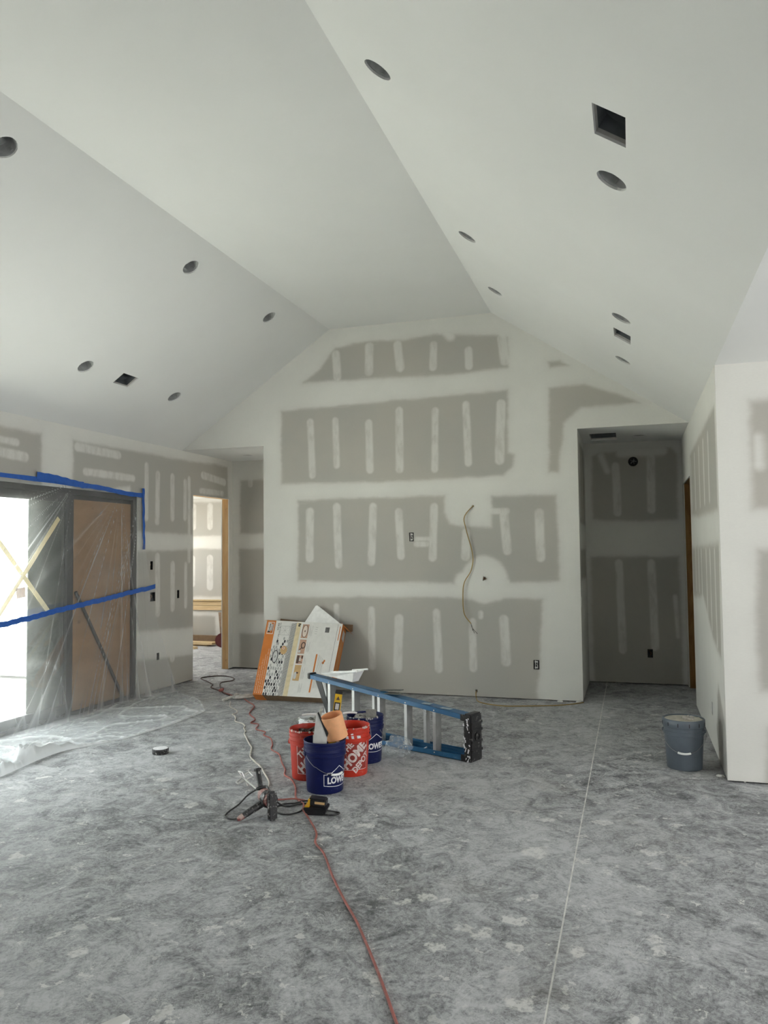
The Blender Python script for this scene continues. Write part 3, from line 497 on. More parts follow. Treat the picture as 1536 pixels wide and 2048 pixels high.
# ---------------------------------------------------------------- boxes and cables in the walls
def outlet(o, ud, nrm, wd, hg, label, device=0):
    """an electrical box set in its hole: o = lower left corner of the hole, ud along the wall, nrm into the wall"""
    o, ud, nrm = Vector(o), Vector(ud), Vector(nrm); up = Vector((0, 0, 1)); c = o + ud * wd / 2 + up * hg / 2; t = thing('outlet_box', label, 'outlet box', c, 'open electrical boxes in the walls')
    q = lambda a, z, d: c + ud * a * wd / 2 + up * z * hg / 2 + nrm * d
    b = MB(); ks = ((-1, -1), (1, -1), (1, 1), (-1, 1)); A = [q(a, z, .006) for a, z in ks]; B = [q(a * .96, z * .96, .06) for a, z in ks]
    b.add(A + B, [(i, (i + 1) % 4, 4 + (i + 1) % 4, 4 + i) for i in range(4)] + [(4, 5, 6, 7)]); b.open = True; b.build('box_shell', M['boxblack'], t, smooth=0)
    rot = Matrix((ud, nrm, up)).transposed()
    if device:
        b = MB()
        for z in (-.62, .62): b.box(q(0, z, .004), (wd * .55, .004, hg * .16), rot)
        b.box(q(-.35, 0, .003), (wd * .10, .004, hg * .9), rot); b.box(q(.42, 0, .003), (wd * .08, .004, hg * .6), rot); b.build('yoke', M['yoke'], t, smooth=0)
        b = MB()
        for k in range(3): b.tube(spline([q(-.5 + .3 * k, .5 - .5 * k, .03), q(-.1 + .3 * k, .1 - .2 * k, .012), q(.3 - .2 * k, -.4 + .2 * k, .03)], 5), .0022, 5)
        b.build('wire', M['yoke'], t)
    else:
        b = MB(); b.tube(spline([q(-.4, .7, .045), q(0, .3, .02), q(.4, 0, .03), q(0, -.5, .04)], 5), .0025, 5); b.build('wire', M['copper'], t)
    return t
B0 = lambda h: ((h[0], YB, h[1]), (1, 0, 0), (0, 1, 0), h[2] - h[0], h[3] - h[1])
outlet(*B0(OUT_B[0]), 'open outlet box with pale device halfway up the back wall, left of the cable', 1)
outlet(*B0(OUT_B[1]), 'open black outlet box low on the back wall near its right corner', 1)
h = OUT_N[0]; outlet((h[0], YR, h[1]), (1, 0, 0), (0, 1, 0), h[2] - h[0], h[3] - h[1], 'open black outlet box low on the shaded right alcove wall')
for h, s in zip(OUT_L, ('open outlet box highest on the left wall beside the plastic sheet', 'square double outlet box on the left wall beside the blue tape end', 'narrow outlet box on the left wall nearest the doorway', 'outlet box low on the left wall, partly veiled by plastic')):
    outlet((XL, h[0], h[1]), (0, 1, 0), (-1, 0, 0), h[2] - h[0], h[3] - h[1], s)
h = OUT_R[0]; outlet((XR, h[0], h[1]), (0, 1, 0), (1, 0, 0), h[2] - h[0], h[3] - h[1], 'outlet box low on the right side wall above the grey bucket')
outlet((XB, 9.085, 1.05), (0, 1, 0), (-1, 0, 0), .05, .11, 'switch box seen edge-on in the side of the right alcove')
t = thing('round_light_box', 'round black light box with coiled wires high on the alcove wall', 'outlet box', (RB[0], YR, RB[1]))
b = MB(); b.lathe([(RB[2] + .004, .012), (RB[2], .016), (RB[2] - .004, .004), (0, .003)], 32, (RB[0], YR, RB[1]), (0, -1, 0)); b.build('box_shell', M['boxblack'], t)
b = MB()
for k in range(4): a = k * 1.3; b.tube(spline([(RB[0] + .04 * math.cos(a), YR - .008, RB[1] + .04 * math.sin(a)), (RB[0] + .012 * math.sin(a * 2), YR - .016, RB[1] + .01), (RB[0] - .035 * math.cos(a + .6), YR - .008, RB[1] - .03 * math.sin(a + .6))], 6), .003, 5)
b.build('coiled_wire', M['canlabel'], t)
t = thing('hanging_cable', 'thin yellow cable hanging in a curve from a hole in the back wall', 'cable', (-1.76, YB, 2.22))
pts = [(-1.762, YB + .03, 2.218), (-1.768, YB - .012, 2.21), (-1.86, YB - .03, 2.09), (-1.84, YB - .03, 1.94), (-1.77, YB - .02, 1.65), (-1.79, YB - .02, 1.47), (-1.87, YB - .03, 1.33), (-1.89, YB - .03, 1.19), (-1.88, YB - .03, .97), (-1.80, YB - .03, .85)]
b = MB(); b.tube(spline(pts, 7), .006, 7); b.build('cable_jacket', M['wire'], t)
for e in ((-1.725, .735), (-1.76, .74), (-1.78, .77)):
    b = MB(); b.tube(spline([(-1.80, YB - .03, .85), (-1.785, YB - .03, .80), (e[0], YB - .035, e[1])], 5), .0028, 5); b.build('bare_end', M['wiredark'], t)
t = thing('floor_cable', 'thin yellow cable coming from the hole at the foot of the back wall', 'cable', (-1.755, YB, 0))
pts = [(-1.755, YB + .03, .072), (-1.755, YB - .03, .06), (-1.74, YB - .09, .012), (-1.681, 8.755, .006), (-1.559, 8.64, .006), (-1.357, 8.577, .006), (-1.096, 8.645, .006), (-.838, 8.741, .006), (-.66, 8.87, .006), (-.551, 8.99, .006)]
b = MB(); b.tube(spline(pts, 7), .006, 7); b.build('cable_jacket', M['wire'], t)
t = thing('wall_wire_stub', 'dark frayed wire stub poking from the round white patch on the wall', 'cable', (-1.638, YB, 1.372))
for k in range(4):
    b = MB(); a = k * .9; b.tube(spline([(-1.638, YB + .04, 1.372), (-1.638 + .012 * math.cos(a), YB - .012, 1.372 + .012 * math.sin(a)), (-1.632 + .022 * math.cos(a + .6), YB - .02, 1.366 + .02 * math.sin(a * 1.7))], 5), .0035, 5); b.build('strand', M['wiredark'] if k % 2 else M['copper'], t)

# ---------------------------------------------------------------- sliding glass door, boards and tape behind the sheet
fb = MB(); x0 = XL - .062; fr = .06
fb.box((x0, (SY0 + SY1) / 2, SH - .03), (.1, SY1 - SY0, .06)); fb.box((x0, (SY0 + SY1) / 2, .02), (.1, SY1 - SY0, .04))
for y in (SY0 + .03, SY1 - .035): fb.box((x0, y, SH / 2), (.1, .07, SH))
win = struct(fb.build('window_1', M['black'], smooth=0))
PAN = [(3.37, 5.36, XL - .085), (5.28, 6.95, XL - .04), (6.86, 7.99, XL - .085)]
for k, (a, c, x) in enumerate(PAN):
    b = MB(); zt, zb = SH - .06, .04
    for y in (a + .045, c - .045): b.box((x, y, (zt + zb) / 2), (.035, .09, zt - zb))
    for z in (zb + .05, zt - .045): b.box((x, (a + c) / 2, z), (.035, c - a - .18, .09))
    sash = b.build('sash', M['black'], win, smooth=0)
    b = MB(); b.box((x, (a + c) / 2, (zt + zb) / 2), (.006, c - a - .17, zt - zb - .17)); b.build('pane', M['glass'], sash, smooth=0)
o = MB(); o.box((XL - .045, 7.47, 1.165), (.014, 1.0, 2.25)); tag(o.build('covering_board', M['cardboard'], loc=(XL - .045, 7.47, .04), smooth=0, bevel=.002), 'tall brown board covering the far door panel behind the plastic sheet', 'board')
b = MB(); b.tube([(XL - .012, 6.98, 1.30), (XL - .010, 7.40, .66), (XL - .004, 7.80, .03)], .017, 8); tag(b.build('leaning_stick', M['darkstick'], loc=(XL - .02, 7.8, .0)), 'dark stick leaning diagonally in front of the brown board', 'stick')
b = MB(); b.box((XL - .118, 6.70, 1.2), (.012, .60, 2.24)); tag(b.build('dark_panel', M['siding'], loc=(XL - .118, 6.70, .08), smooth=0), 'dark greenish panel behind the door glass, left of the brown board', 'board')
t = thing('masking_tape_cross', 'cream masking tape X stuck on the bright door glass', 'tape', (XL - .03, 6.2, 1.5))
def strip(P, Q, wd, nrm, th=.0015):
    P, Q, nrm = Vector(P), Vector(Q), Vector(nrm).normalized(); d = (Q - P).normalized(); s = nrm.cross(d); b = MB(); n = 12; vs = []
    for i in range(n + 1):
        c = P.lerp(Q, i / n) + s * .0; k = 1 + .06 * math.sin(i * 1.9); vs += [c + s * wd / 2 * k, c - s * wd / 2 * k, c - s * wd / 2 * k - nrm * th, c + s * wd / 2 * k - nrm * th]
    fs = [(0, 1, 2, 3), tuple(4 * n + j for j in (3, 2, 1, 0))]
    for i in range(n): fs += [(4 * i + j, 4 * i + (j + 1) % 4, 4 * i + 4 + (j + 1) % 4, 4 * i + 4 + j) for j in range(4)]
    b.add(vs, fs); return b
gx = XL - .034
strip((gx, 6.74, 2.08), (gx, 5.62, .75), .05, (1, 0, 0)).build('tape_strip', M['tapeyel'], t, smooth=0)
strip((gx + .002, 5.72, 2.05), (gx + .002, 6.60, 1.12), .05, (1, 0, 0)).build('tape_strip', M['tapeyel'], t, smooth=0)
b = MB(); b.box((gx - .001, 6.22, 1.33), (.002, .12, .10), Matrix.Rotation(.1, 3, 'X')); tag(b.build('glass_sticker', M['label'], loc=(gx, 6.22, 1.33), smooth=0), 'small pinkish paper sticker on the door glass under the tape cross', 'sticker')

# ---------------------------------------------------------------- plastic sheet
def vnoise(x, seed=0):
    x = np.asarray(x, float); i = np.floor(x).astype(int); f = x - i; f = f * f * (3 - 2 * f); r = np.random.default_rng(seed).random(4096)
    return r[i % 4096] * (1 - f) + r[(i + 1) % 4096] * f
def v2noise(x, y, seed=0):
    r = np.random.default_rng(seed).random((256, 256)); i = np.floor(x).astype(int); j = np.floor(y).astype(int); f = x - i; g = y - j; f = f * f * (3 - 2 * f); g = g * g * (3 - 2 * g)
    return (r[i % 256, j % 256] * (1 - f) + r[(i + 1) % 256, j % 256] * f) * (1 - g) + (r[i % 256, (j + 1) % 256] * (1 - f) + r[(i + 1) % 256, (j + 1) % 256] * f) * g
NU, NH, NF = 640, 190, 90
TY = np.concatenate([np.linspace(3.6, 5.7, 130, endpoint=False), np.linspace(5.7, 8.125, 510)]); u = (TY - 3.6) / (8.125 - 3.6)
TZ = np.interp(TY, [3.6, 5.9, 7.0, 7.75, 8.125], [2.44, 2.435, 2.445, 2.42, 2.37])
Ex = np.interp(TY, [3.6, 4.6, 5.1, 5.5, 5.7, 5.95, 6.25, 6.9, 7.45, 7.85, 8.0, 8.125], [-4.6, -4.6, -4.68, -4.75, -4.72, -4.60, -4.47, -4.39, -4.40, -4.72, -4.95, -5.22])
Ey = np.interp(TY, [3.6, 4.6, 5.1, 5.5, 5.7, 5.95, 6.25, 6.9, 7.45, 7.85, 8.0, 8.125], [3.5, 4.5, 5.1, 5.55, 5.72, 5.95, 6.22, 6.85, 7.5, 7.95, 8.15, 8.32])
def smooth_(a, k=14):
    p = np.pad(a, k, mode='edge'); return np.convolve(p, np.ones(2 * k + 1) / (2 * k + 1), 'valid')
Ex, Ey = smooth_(Ex), smooth_(Ey)
s = np.linspace(0, 1, NH); S, UU = np.meshgrid(s, u)      # [NU, NH]
flare = np.clip((TY - 7.6) / .525, 0, 1) ** 2
Ly = TY + flare * .36; Lx = XL + .12 + .05 * np.sin(TY * 3.1) + flare * .16
HY = TY[:, None] + (Ly - TY)[:, None] * S ** 1.5; HZ = TZ[:, None] * (1 - S) + .012; HX = (XL + .016) + (Lx - XL - .016)[:, None] * S ** 2.2
cre = np.zeros_like(HX); dx = np.zeros_like(HX)
for k, (py, pz, fq, rmax, amp, lo, hi) in enumerate(((6.93, 2.47, 34, 1.5, .8, -1.62, -.12), (7.72, 2.44, 30, 1.8, 1.0, -1.0, .35), (8.10, 2.42, 34, 1.9, 1.1, -.60, .12), (5.2, 2.46, 30, 1.6, .8, -1.4, .5))):
    a = np.arctan2(HY - py, np.maximum(pz - HZ, 1e-3)); r = np.hypot(HY - py, pz - HZ)
    n1 = 1 - np.abs(vnoise(a * fq + 50 + r * .4, 10 + k) * 2 - 1); win_ = np.clip((a - lo) / .15, 0, 1) * np.clip((hi - a) / .15, 0, 1)
    seg = np.clip(vnoise(a * fq * .5 + 9, 40 + k) * 1.5 - .25, 0, 1); fade = np.exp(-r / rmax) * np.clip((r - .05) / .15, 0, 1)
    rg = n1 ** 7 * seg * win_ * fade * amp
    cre += .95 * rg; dx += (.004 + .012 * r) * n1 ** 4 * seg * win_ * fade * amp
cre += .12 * (1 - np.abs(v2noise(HY * 2.2 + 3, HZ * .9 + 4, 3) * 2 - 1)) ** 16
cre += .24 * np.clip(1 - HZ / .75, 0, 1) ** 1.5 + .06 * v2noise(HY * 1.5, HZ * 1.2 + 9, 21) ** 2
HX = HX + np.clip(dx, 0, .05) + .012 * S * vnoise(TY * 5, 2)[:, None]
fl_ = np.linspace(0, 1, NF + 1)[1:]; Fv, _ = np.meshgrid(fl_, u)
FX = HX[:, -1:] + (Ex[:, None] - HX[:, -1:]) * Fv; FY = HY[:, -1:] + (Ey[:, None] - HY[:, -1:]) * Fv
rid = (1 - np.abs(v2noise(FX * 3.5 + FY * 1.2 + 7, FY * 2.2 - FX + 40, 5) * 2 - 1)); rid2 = (1 - np.abs(v2noise(FX * 9 + 60, FY * 7 + 20, 6) * 2 - 1)); near = np.exp(-((FY - 5.25) / .6) ** 2)
bunch = np.clip((Fv - .55) / .3, 0, 1) * (.35 + near)
rid3 = (1 - np.abs(v2noise(FX * 14 + FY * 5 + 130, FY * 13 - FX * 6 + 60, 8) * 2 - 1))
FZ = .006 + .006 * rid3 ** 3 + .022 * rid ** 8 * np.clip(Fv * 4, 0, 1) + bunch * (.012 + .06 * rid2 ** 2.5) * (.4 + near)
FZ[:, -1] = .004; FZ[:, -2] = np.minimum(FZ[:, -2], .02)
crf = .22 - .10 * Fv + .45 * rid ** 12 + .30 * rid3 ** 6 + bunch * .95 * rid2 ** 2 + .55 * np.clip((Fv - .96) / .04, 0, 1)
X = np.concatenate([HX, FX], 1); Y_ = np.concatenate([HY, FY], 1); Z_ = np.concatenate([HZ, FZ], 1); C_r = np.concatenate([cre, crf], 1)
nv = NH + NF; idx = np.arange(NU * nv).reshape(NU, nv)
Fq = np.stack([idx[:-1, :-1], idx[1:, :-1], idx[1:, 1:], idx[:-1, 1:]], -1).reshape(-1, 4)
me = bpy.data.meshes.new('plastic_sheet'); VV = np.stack([X, Y_, Z_], -1).reshape(-1, 3) - np.array([XL, 6.5, 0]); me.from_pydata(VV.tolist(), [], Fq.tolist()); me.materials.append(M['film'])
a = me.attributes.new('crease', 'FLOAT', 'POINT'); a.data.foreach_set('value', np.clip(C_r, 0, 1.1).astype(np.float32).ravel()); me.polygons.foreach_set('use_smooth', [True] * len(me.polygons))
sheet = link('plastic_sheet', me, None, Vector((XL, 6.5, 0))); tag(sheet, 'clear wrinkled plastic sheet taped over the sliding door and pooled on the floor', 'plastic sheet')
def film_at(y, z):
    i = int(np.argmin(np.abs(TY - y))); j = int(np.argmin(np.abs(HZ[i] - z))); return Vector((HX[i, j] + .004, HY[i, j], HZ[i, j]))
def tape(name, y0, z0, y1, z1, wd, label, x=XL + .004, wob=.008):
    b = MB(); n = 26; vs = []
    for i in range(n + 1):
        f = i / n; y = y0 + (y1 - y0) * f; z = z0 + (z1 - z0) * f + wob * math.sin(f * 5 + y0); k = wd / 2 * (1 + .08 * math.sin(i * 1.3)); d = Vector((0, y1 - y0, z1 - z0)).normalized(); q = Vector((0, -d.z, d.y)); xx = x + .004 + .003 * math.sin(i * .9)
        c = Vector((xx, y, z)); vs += [c + q * k, c - q * k, c - q * k + Vector((.0015, 0, 0)), c + q * k + Vector((.0015, 0, 0))]
    fs = [(0, 1, 2, 3), tuple(4 * n + j for j in (3, 2, 1, 0))]
    for i in range(n): fs += [(4 * i + j, 4 * i + (j + 1) % 4, 4 * i + 4 + (j + 1) % 4, 4 * i + 4 + j) for j in range(4)]
    b.add(vs, fs); c = (x, (y0 + y1) / 2, (z0 + z1) / 2); return tag(b.build(name, M['tapeblue'], loc=c, smooth=0), label, 'tape', 'blue tape strips holding the plastic')
tape('blue_tape', 3.6, 2.475, 6.98, 2.438, .045, 'blue tape along the sheet top, leftmost strip running out of the picture', XL + .018)
tape('blue_tape', 6.34, 2.490, 7.04, 2.452, .066, 'short blue tape strip at the sheet top, stepped above the leftmost strip', XL + .030)
tape('blue_tape', 7.02, 2.434, 8.12, 2.412, .052, 'blue tape strip at the sheet top nearest its right corner', XL + .022, .012)
tape('blue_tape', 8.128, 2.49, 8.150, 1.75, .045, 'vertical blue tape strip down the right edge of the sheet', XL + .022, .002)
b = MB(); n = 60; vs = []
for i in range(n + 1):
    y = 5.0 + (8.16 - 5.0) * i / n; z = np.interp(y, [5.0, 5.92, 6.58, 7.37, 8.26], [1.0, 1.055, 1.13, 1.20, 1.30]); c = film_at(y, z); c.x += .006; k = .027
    if i == n: c += Vector((.006, .05, .01))
    c.y = y + (.1 if i == n else .0) + .03 * (y > 7.9)
    vs += [c + Vector((0, 0, k)), c - Vector((0, 0, k)), c + Vector((.0016, 0, -k)), c + Vector((.0016, 0, k))]
XS = smooth_(np.array([v.x for v in vs[0::4]]), 3)
for i in range(n + 1):
    for j in range(4): vs[4 * i + j].x = XS[i] + (.012 if j < 2 else .0136)
fs = [(0, 1, 2, 3), tuple(4 * n + j for j in (3, 2, 1, 0))]
for i in range(n): fs += [(4 * i + j, 4 * i + (j + 1) % 4, 4 * i + 4 + (j + 1) % 4, 4 * i + 4 + j) for j in range(4)]
b.add(vs, fs); tag(b.build('blue_tape', M['tapeblue'], loc=(XL + .05, 6.6, 1.15)), 'long blue tape band slanting across the middle of the plastic sheet', 'tape', 'blue tape strips holding the plastic')

# ---------------------------------------------------------------- lettering helpers (flat print laid on surfaces)
_tc = {}
def text2d(s, bold=.0, shear=0.):
    k = (s, bold, shear)
    if k not in _tc:
        cu = bpy.data.curves.new('t', 'FONT'); cu.body = s; cu.offset = bold; cu.shear = shear; cu.resolution_u = 3; cu.fill_mode = 'FRONT'
        o = bpy.data.objects.new('t', cu); COL.objects.link(o); me = bpy.data.meshes.new_from_object(o.evaluated_get(bpy.context.evaluated_depsgraph_get()))
        V = [(v.co.x, v.co.y) for v in me.vertices]; Fc = [tuple(p.vertices) for p in me.polygons]; bpy.data.objects.remove(o); bpy.data.curves.remove(cu); bpy.data.meshes.remove(me)
        xs_ = [p[0] for p in V]; ys_ = [p[1] for p in V]; x0, x1, y0, y1 = min(xs_), max(xs_), min(ys_), max(ys_); _tc[k] = ([((x - x0) / (y1 - y0), (y - y0) / (y1 - y0)) for x, y in V], Fc, (x1 - x0) / (y1 - y0))
    return _tc[k]
def put_text(acc, s, x, y, h, rot=0., width=None, bold=.02, shear=0., centre=True):
    """append text into acc=(verts, faces) in 2D, of height h, optional total width, rotated about its centre"""
    V, Fc, asp = text2d(s, bold, shear); w_ = width if width else asp * h; o = len(acc[0]); c, q = math.cos(rot), math.sin(rot)
    for a, b2 in V:
        px, py = a / asp * w_ - (w_ / 2 if centre else 0), b2 * h - (h / 2 if centre else 0); acc[0].append((x + px * c - py * q, y + px * q + py * c))
    acc[1].extend(tuple(i + o for i in f) for f in Fc)
def put_line(acc, pts, wd, closed=False):
    n = len(pts); segs = n if closed else n - 1
    for i in range(segs):
        a, b2 = Vector(pts[i]), Vector(pts[(i + 1) % n]); d = (b2 - a).normalized(); a = a - d * wd * .45; b2 = b2 + d * wd * .45; q = Vector((-d.y, d.x)) * wd / 2; o = len(acc[0]); m_ = max(1, int((b2 - a).length / .012))
        for k in range(m_ + 1): p = a.lerp(b2, k / m_); acc[0].extend([tuple(p + q), tuple(p - q)])
        acc[1].extend((o + 2 * k, o + 2 * k + 1, o + 2 * k + 3, o + 2 * k + 2) for k in range(m_))
def put_rect(acc, x0, y0, x1, y1): o = len(acc[0]); acc[0].extend([(x0, y0), (x1, y0), (x1, y1), (x0, y1)]); acc[1].append((o, o + 1, o + 2, o + 3))
def put_disc(acc, x, y, rx, ry, n=14, rot=0.):
    o = len(acc[0]); acc[0].extend((x + rx * math.cos(2 * PI * i / n) * math.cos(rot) - ry * math.sin(2 * PI * i / n) * math.sin(rot), y + rx * math.cos(2 * PI * i / n) * math.sin(rot) + ry * math.sin(2 * PI * i / n) * math.cos(rot)) for i in range(n)); acc[1].append(tuple(range(o, o + n)))
def put_ring(acc, x, y, rx, ry, wd, n=28, rot=0.):
    o = len(acc[0])
    for i in range(n):
        for k in (1, -1):
            a = (rx + k * wd / 2) * math.cos(2 * PI * i / n); b2 = (ry + k * wd / 2) * math.sin(2 * PI * i / n); acc[0].append((x + a * math.cos(rot) - b2 * math.sin(rot), y + a * math.sin(rot) + b2 * math.cos(rot)))
    acc[1].extend((o + 2 * i, o + 2 * i + 1, o + 2 * ((i + 1) % n) + 1, o + 2 * ((i + 1) % n)) for i in range(n))
def finer(acc, step=.010):
    me = bpy.data.meshes.new('q'); me.from_pydata([(x, y, 0) for x, y in acc[0]], [], acc[1]); bm = bmesh.new(); bm.from_mesh(me); x0 = min(p[0] for p in acc[0]); x1 = max(p[0] for p in acc[0])
    for q in np.arange(math.ceil(x0 / step) * step, x1, step): bmesh.ops.bisect_plane(bm, geom=bm.verts[:] + bm.edges[:] + bm.faces[:], plane_co=(q, 0, 0), plane_no=(1, 0, 0), dist=1e-6)
    bm.verts.index_update(); V = [(v.co.x, v.co.y) for v in bm.verts]; Fc = [tuple(v.index for v in f.verts) for f in bm.faces]; bm.free(); bpy.data.meshes.remove(me); return V, Fc

# ---------------------------------------------------------------- buckets
HB = .368
def rb_(z): return .1300 + (.1440 - .1300) * z / .27
def bucket(name, label, xy, mat, hs=1.0, rot=0., content=None, clevel=.30, splash=None, cat='bucket'):
    t = thing(name, label, cat, (xy[0], xy[1], 0), 'five-gallon buckets'); o = Vector((xy[0], xy[1], 0)); k = hs
    prof = [(0, .006), (.118, .006), (.122, 0), (.128, .002), (.1305, .008), (rb_(.245), .245 * k), (.1455, .262 * k), (.152, .266 * k), (.1535, .288 * k), (.1475, .292 * k), (.147, .310 * k), (.151, .312 * k), (.151, .318 * k), (.1475, .321 * k), (.148, .336 * k), (.1515, .338 * k), (.1515, .344 * k), (.148, .347 * k), (.149, .358 * k), (.1525, .361 * k), (.1515, HB * k), (.1475, HB * k), (.1455, .35 * k), (.1385, .20 * k), (.128, .012), (0, .010)]
    b = MB(); b.lathe(prof, 56, o); b.build('body', mat, t, smooth=40)
    if content:
        b = MB(); n = 30; vs = [o + Vector((0, 0, clevel))]; rings = 9
        for i in range(1, rings + 1):
            for j in range(n): rr = .1385 * i / rings; an = 2 * PI * j / n; vs.append(o + Vector((rr * math.cos(an), rr * math.sin(an), clevel + (.022 * float(rng.random() - .5) + .02 * math.sin(an * 3 + i)) * (1 if i < rings else .5))))
        fs = [(0, 1 + j, 1 + (j + 1) % n) for j in range(n)] + [(1 + i * n + j, 1 + (i + 1) * n + j, 1 + (i + 1) * n + (j + 1) % n, 1 + i * n + (j + 1) % n) for i in range(rings - 1) for j in range(n)]
        b.add(vs, fs); b.open = True; b.build('contents', content, t)
    if splash:
        b = MB(); n = 60
        for j in range(n):
            a = 2 * PI * j / n
            if rng.random() < .55:
                hgt = rng.uniform(.004, .02); b.lathe([(rng.uniform(.004, .011), 0), (rng.uniform(.003, .008), .0022), (0, .003)], 7, o + Vector((.1505 * math.cos(a), .1505 * math.sin(a), HB * k - hgt * .4)), (math.cos(a), math.sin(a), .15))
        b.build('splash', splash, t)
    return t
def face_ang(xy): return math.atan2(-xy[1], -xy[0])     # direction from the bucket to the camera
def wrap_print(acc, t, xy, phi, z0, mat, hs=1., name='printed_logo', off=.0012):
    V, Fc = finer(acc); b = MB(); vs = []
    for x, y in V:
        z = z0 + y; r = rb_(z / hs) + off; a = phi + x / .1375; vs.append((xy[0] + r * math.cos(a), xy[1] + r * math.sin(a), z))
    b.add(vs, Fc); b.open = True; return b.build(name, mat, t, smooth=0)
def ears(t, xy, phi, z, mat):
    for s in (-1, 1):
        a = phi + s * PI / 2; d = Vector((math.cos(a), math.sin(a), 0)); b = MB(); b.lathe([(.016, 0), (.016, .012), (.011, .018), (0, .018)], 16, Vector((xy[0], xy[1], z)) + d * .141, d); b.build('bail_ear', mat, t)
def bail_down(t, xy, phi, z, drop, gripw=.095, gcol='white', skew=0., lift=0.):
    P = []
    for i in range(41):
        f = -1 + 2 * i / 40; a = phi + f * PI / 2; zz = z - drop * max(0., math.cos(f * PI / 2 + skew)) ** .85 if abs(f) < 1 else z; rr = .162 + lift * math.cos(f * PI / 2) if zz > .2 else max(rb_(zz) + .012, .150) + lift * math.cos(f * PI / 2); P.append(Vector((xy[0] + rr * math.cos(a), xy[1] + rr * math.sin(a), zz)))
    b = MB(); b.tube(P, .0022, 6); bl = b.build('bail', M['wirebail'], t)
    k = int(20 - skew * 13); g = [p for p in P[k - 4:k + 5]]; b = MB(); b.tube(g, .0085, 10); b.build('grip', M[gcol], bl)
def bail_up(t, xy, phi, z, hgt, lean, gcol='white'):
    e = Vector((math.cos(phi + PI / 2), math.sin(phi + PI / 2), 0)); bk_ = Vector((math.cos(phi + PI), math.sin(phi + PI), 0)); dv = (Vector((0, 0, 1)) * math.cos(lean) + bk_ * math.sin(lean)); o = Vector((xy[0], xy[1], z)); P = []
    for i in range(37):
        a = PI * i / 36; cx = math.cos(a); P.append(o + e * .160 * (abs(cx) ** .8 * (1 if cx > 0 else -1)) + dv * hgt * math.sin(a) ** .8)
    b = MB(); b.tube(P, .0022, 6); bl = b.build('bail', M['wirebail'], t)
    b = MB(); b.tube(P[15:22], .0075, 10); b.build('grip', M[gcol], bl)
def logo_house():
    A = ([], []); L_ = -.117
    put_line(A, [(L_, 0), (L_, .077), (L_ + .025, .077), (L_ + .025, .088), (L_ + .056, .088), (0, .130), (-L_ - .056, .088), (-L_ - .025, .088), (-L_ - .025, .077), (-L_, .077), (-L_, 0)], .0042)
    put_line(A, [(L_ + (.234) * i / 8, -.010 * math.sin(PI * i / 8)) for i in range(9)], .0042)
    put_text(A, "LOWE'S", .002, .036, .050, width=.188, bold=.045); return A
def logo_ground():
    A = ([], []); put_rect(A, -.106, .002, .106, .210); return A
def logo_square():
    A = ([], []); put_line(A, [(-.108, 0), (.108, 0), (.108, .212), (-.108, .212)], .004, True); r = .80
    put_text(A, 'THE', -.060, .163, .046, r, .105, .04); put_text(A, 'HOME', -.004, .110, .075, r, .238, .045); put_text(A, 'DEPOT', .050, .052, .050, r, .175, .04); return A

pf = (-2.138, 5.289); ph = face_ang(pf); FH = .975
t_front = bucket('plastic_bucket', 'front dark blue bucket holding the knife, the level and the peach roll', pf, M['bblue'], FH)
wrap_print(logo_house(), t_front, pf, ph + .80, .062, M['print_w']); ears(t_front, pf, ph + .42, .268, M['bblue']); bail_down(t_front, pf, ph + .62, .268, .132, skew=0.)
pl = (-2.372, 5.556); ph = face_ang(pl)
t_ = bucket('plastic_bucket', 'dusty red bucket on the left with mucky brown contents and raised bail', pl, M['bred'], 1.0, content=M['mudbrown'], clevel=.315, splash=M['rimsplash'])
wrap_print(logo_ground(), t_, pl, ph + .10, .055, M['redground'], name='logo_ground', off=.0006); wrap_print(logo_square(), t_, pl, ph + .10, .055, M['print_wr']); ears(t_, pl, ph, .268, M['bred']); bail_up(t_, pl, ph, .268, .195, .12)
b = MB()
for k in range(7): a = k * .9; c = Vector((pl[0] + .07 * math.cos(a), pl[1] + .07 * math.sin(a), .33)); b.box(c, (.09, .025, .02), Matrix.Rotation(a * 2.1, 3, 'Z') @ Matrix.Rotation(.5 * math.sin(k), 3, 'Y'))
b.build('mud_clump', M['mudbrown'], t_, smooth=0)
pr = (-2.107, 5.737); ph = face_ang(pr)
t_ = bucket('plastic_bucket', 'bright red bucket right behind the front blue one, empty with white drips', pr, M['bred2'], 1.0, splash=M['rimsplash'])
wrap_print(logo_ground(), t_, pr, ph + .27, .055, M['redground'], name='logo_ground', off=.0006); wrap_print(logo_square(), t_, pr, ph + .27, .055, M['print_wr']); ears(t_, pr, ph, .268, M['bred2']); bail_up(t_, pr, ph, .268, .19, .42)
b = MB()
for a, z, s_ in ((-.15, .30, .02), (.12, .305, .03), (.42, .30, .022), (.50, .295, .016)):
    aa = ph + a; d = Vector((math.cos(aa), math.sin(aa), 0)); b.box(Vector((pr[0], pr[1], z)) + d * .1485, (.003, .018, s_ * 1.6), Matrix.Rotation(aa, 3, 'Z') @ Matrix.Rotation(.2, 3, 'X'))
b.build('drip', M['print_w'], t_, smooth=0)
pb = (-2.113, 6.107); ph = face_ang(pb)
t_ = bucket('plastic_bucket', 'rear dark blue bucket with dried grey mud, beside the ladder', pb, M['bblue2'], 1.0, content=M['mudgrey'], clevel=.335, splash=M['mudgrey'])
wrap_print(logo_house(), t_, pb, ph + .68, .105, M['print_w']); ears(t_, pb, ph + 1.2, .268, M['bblue2']); bail_down(t_, pb, ph + 2.4, .268, .14)
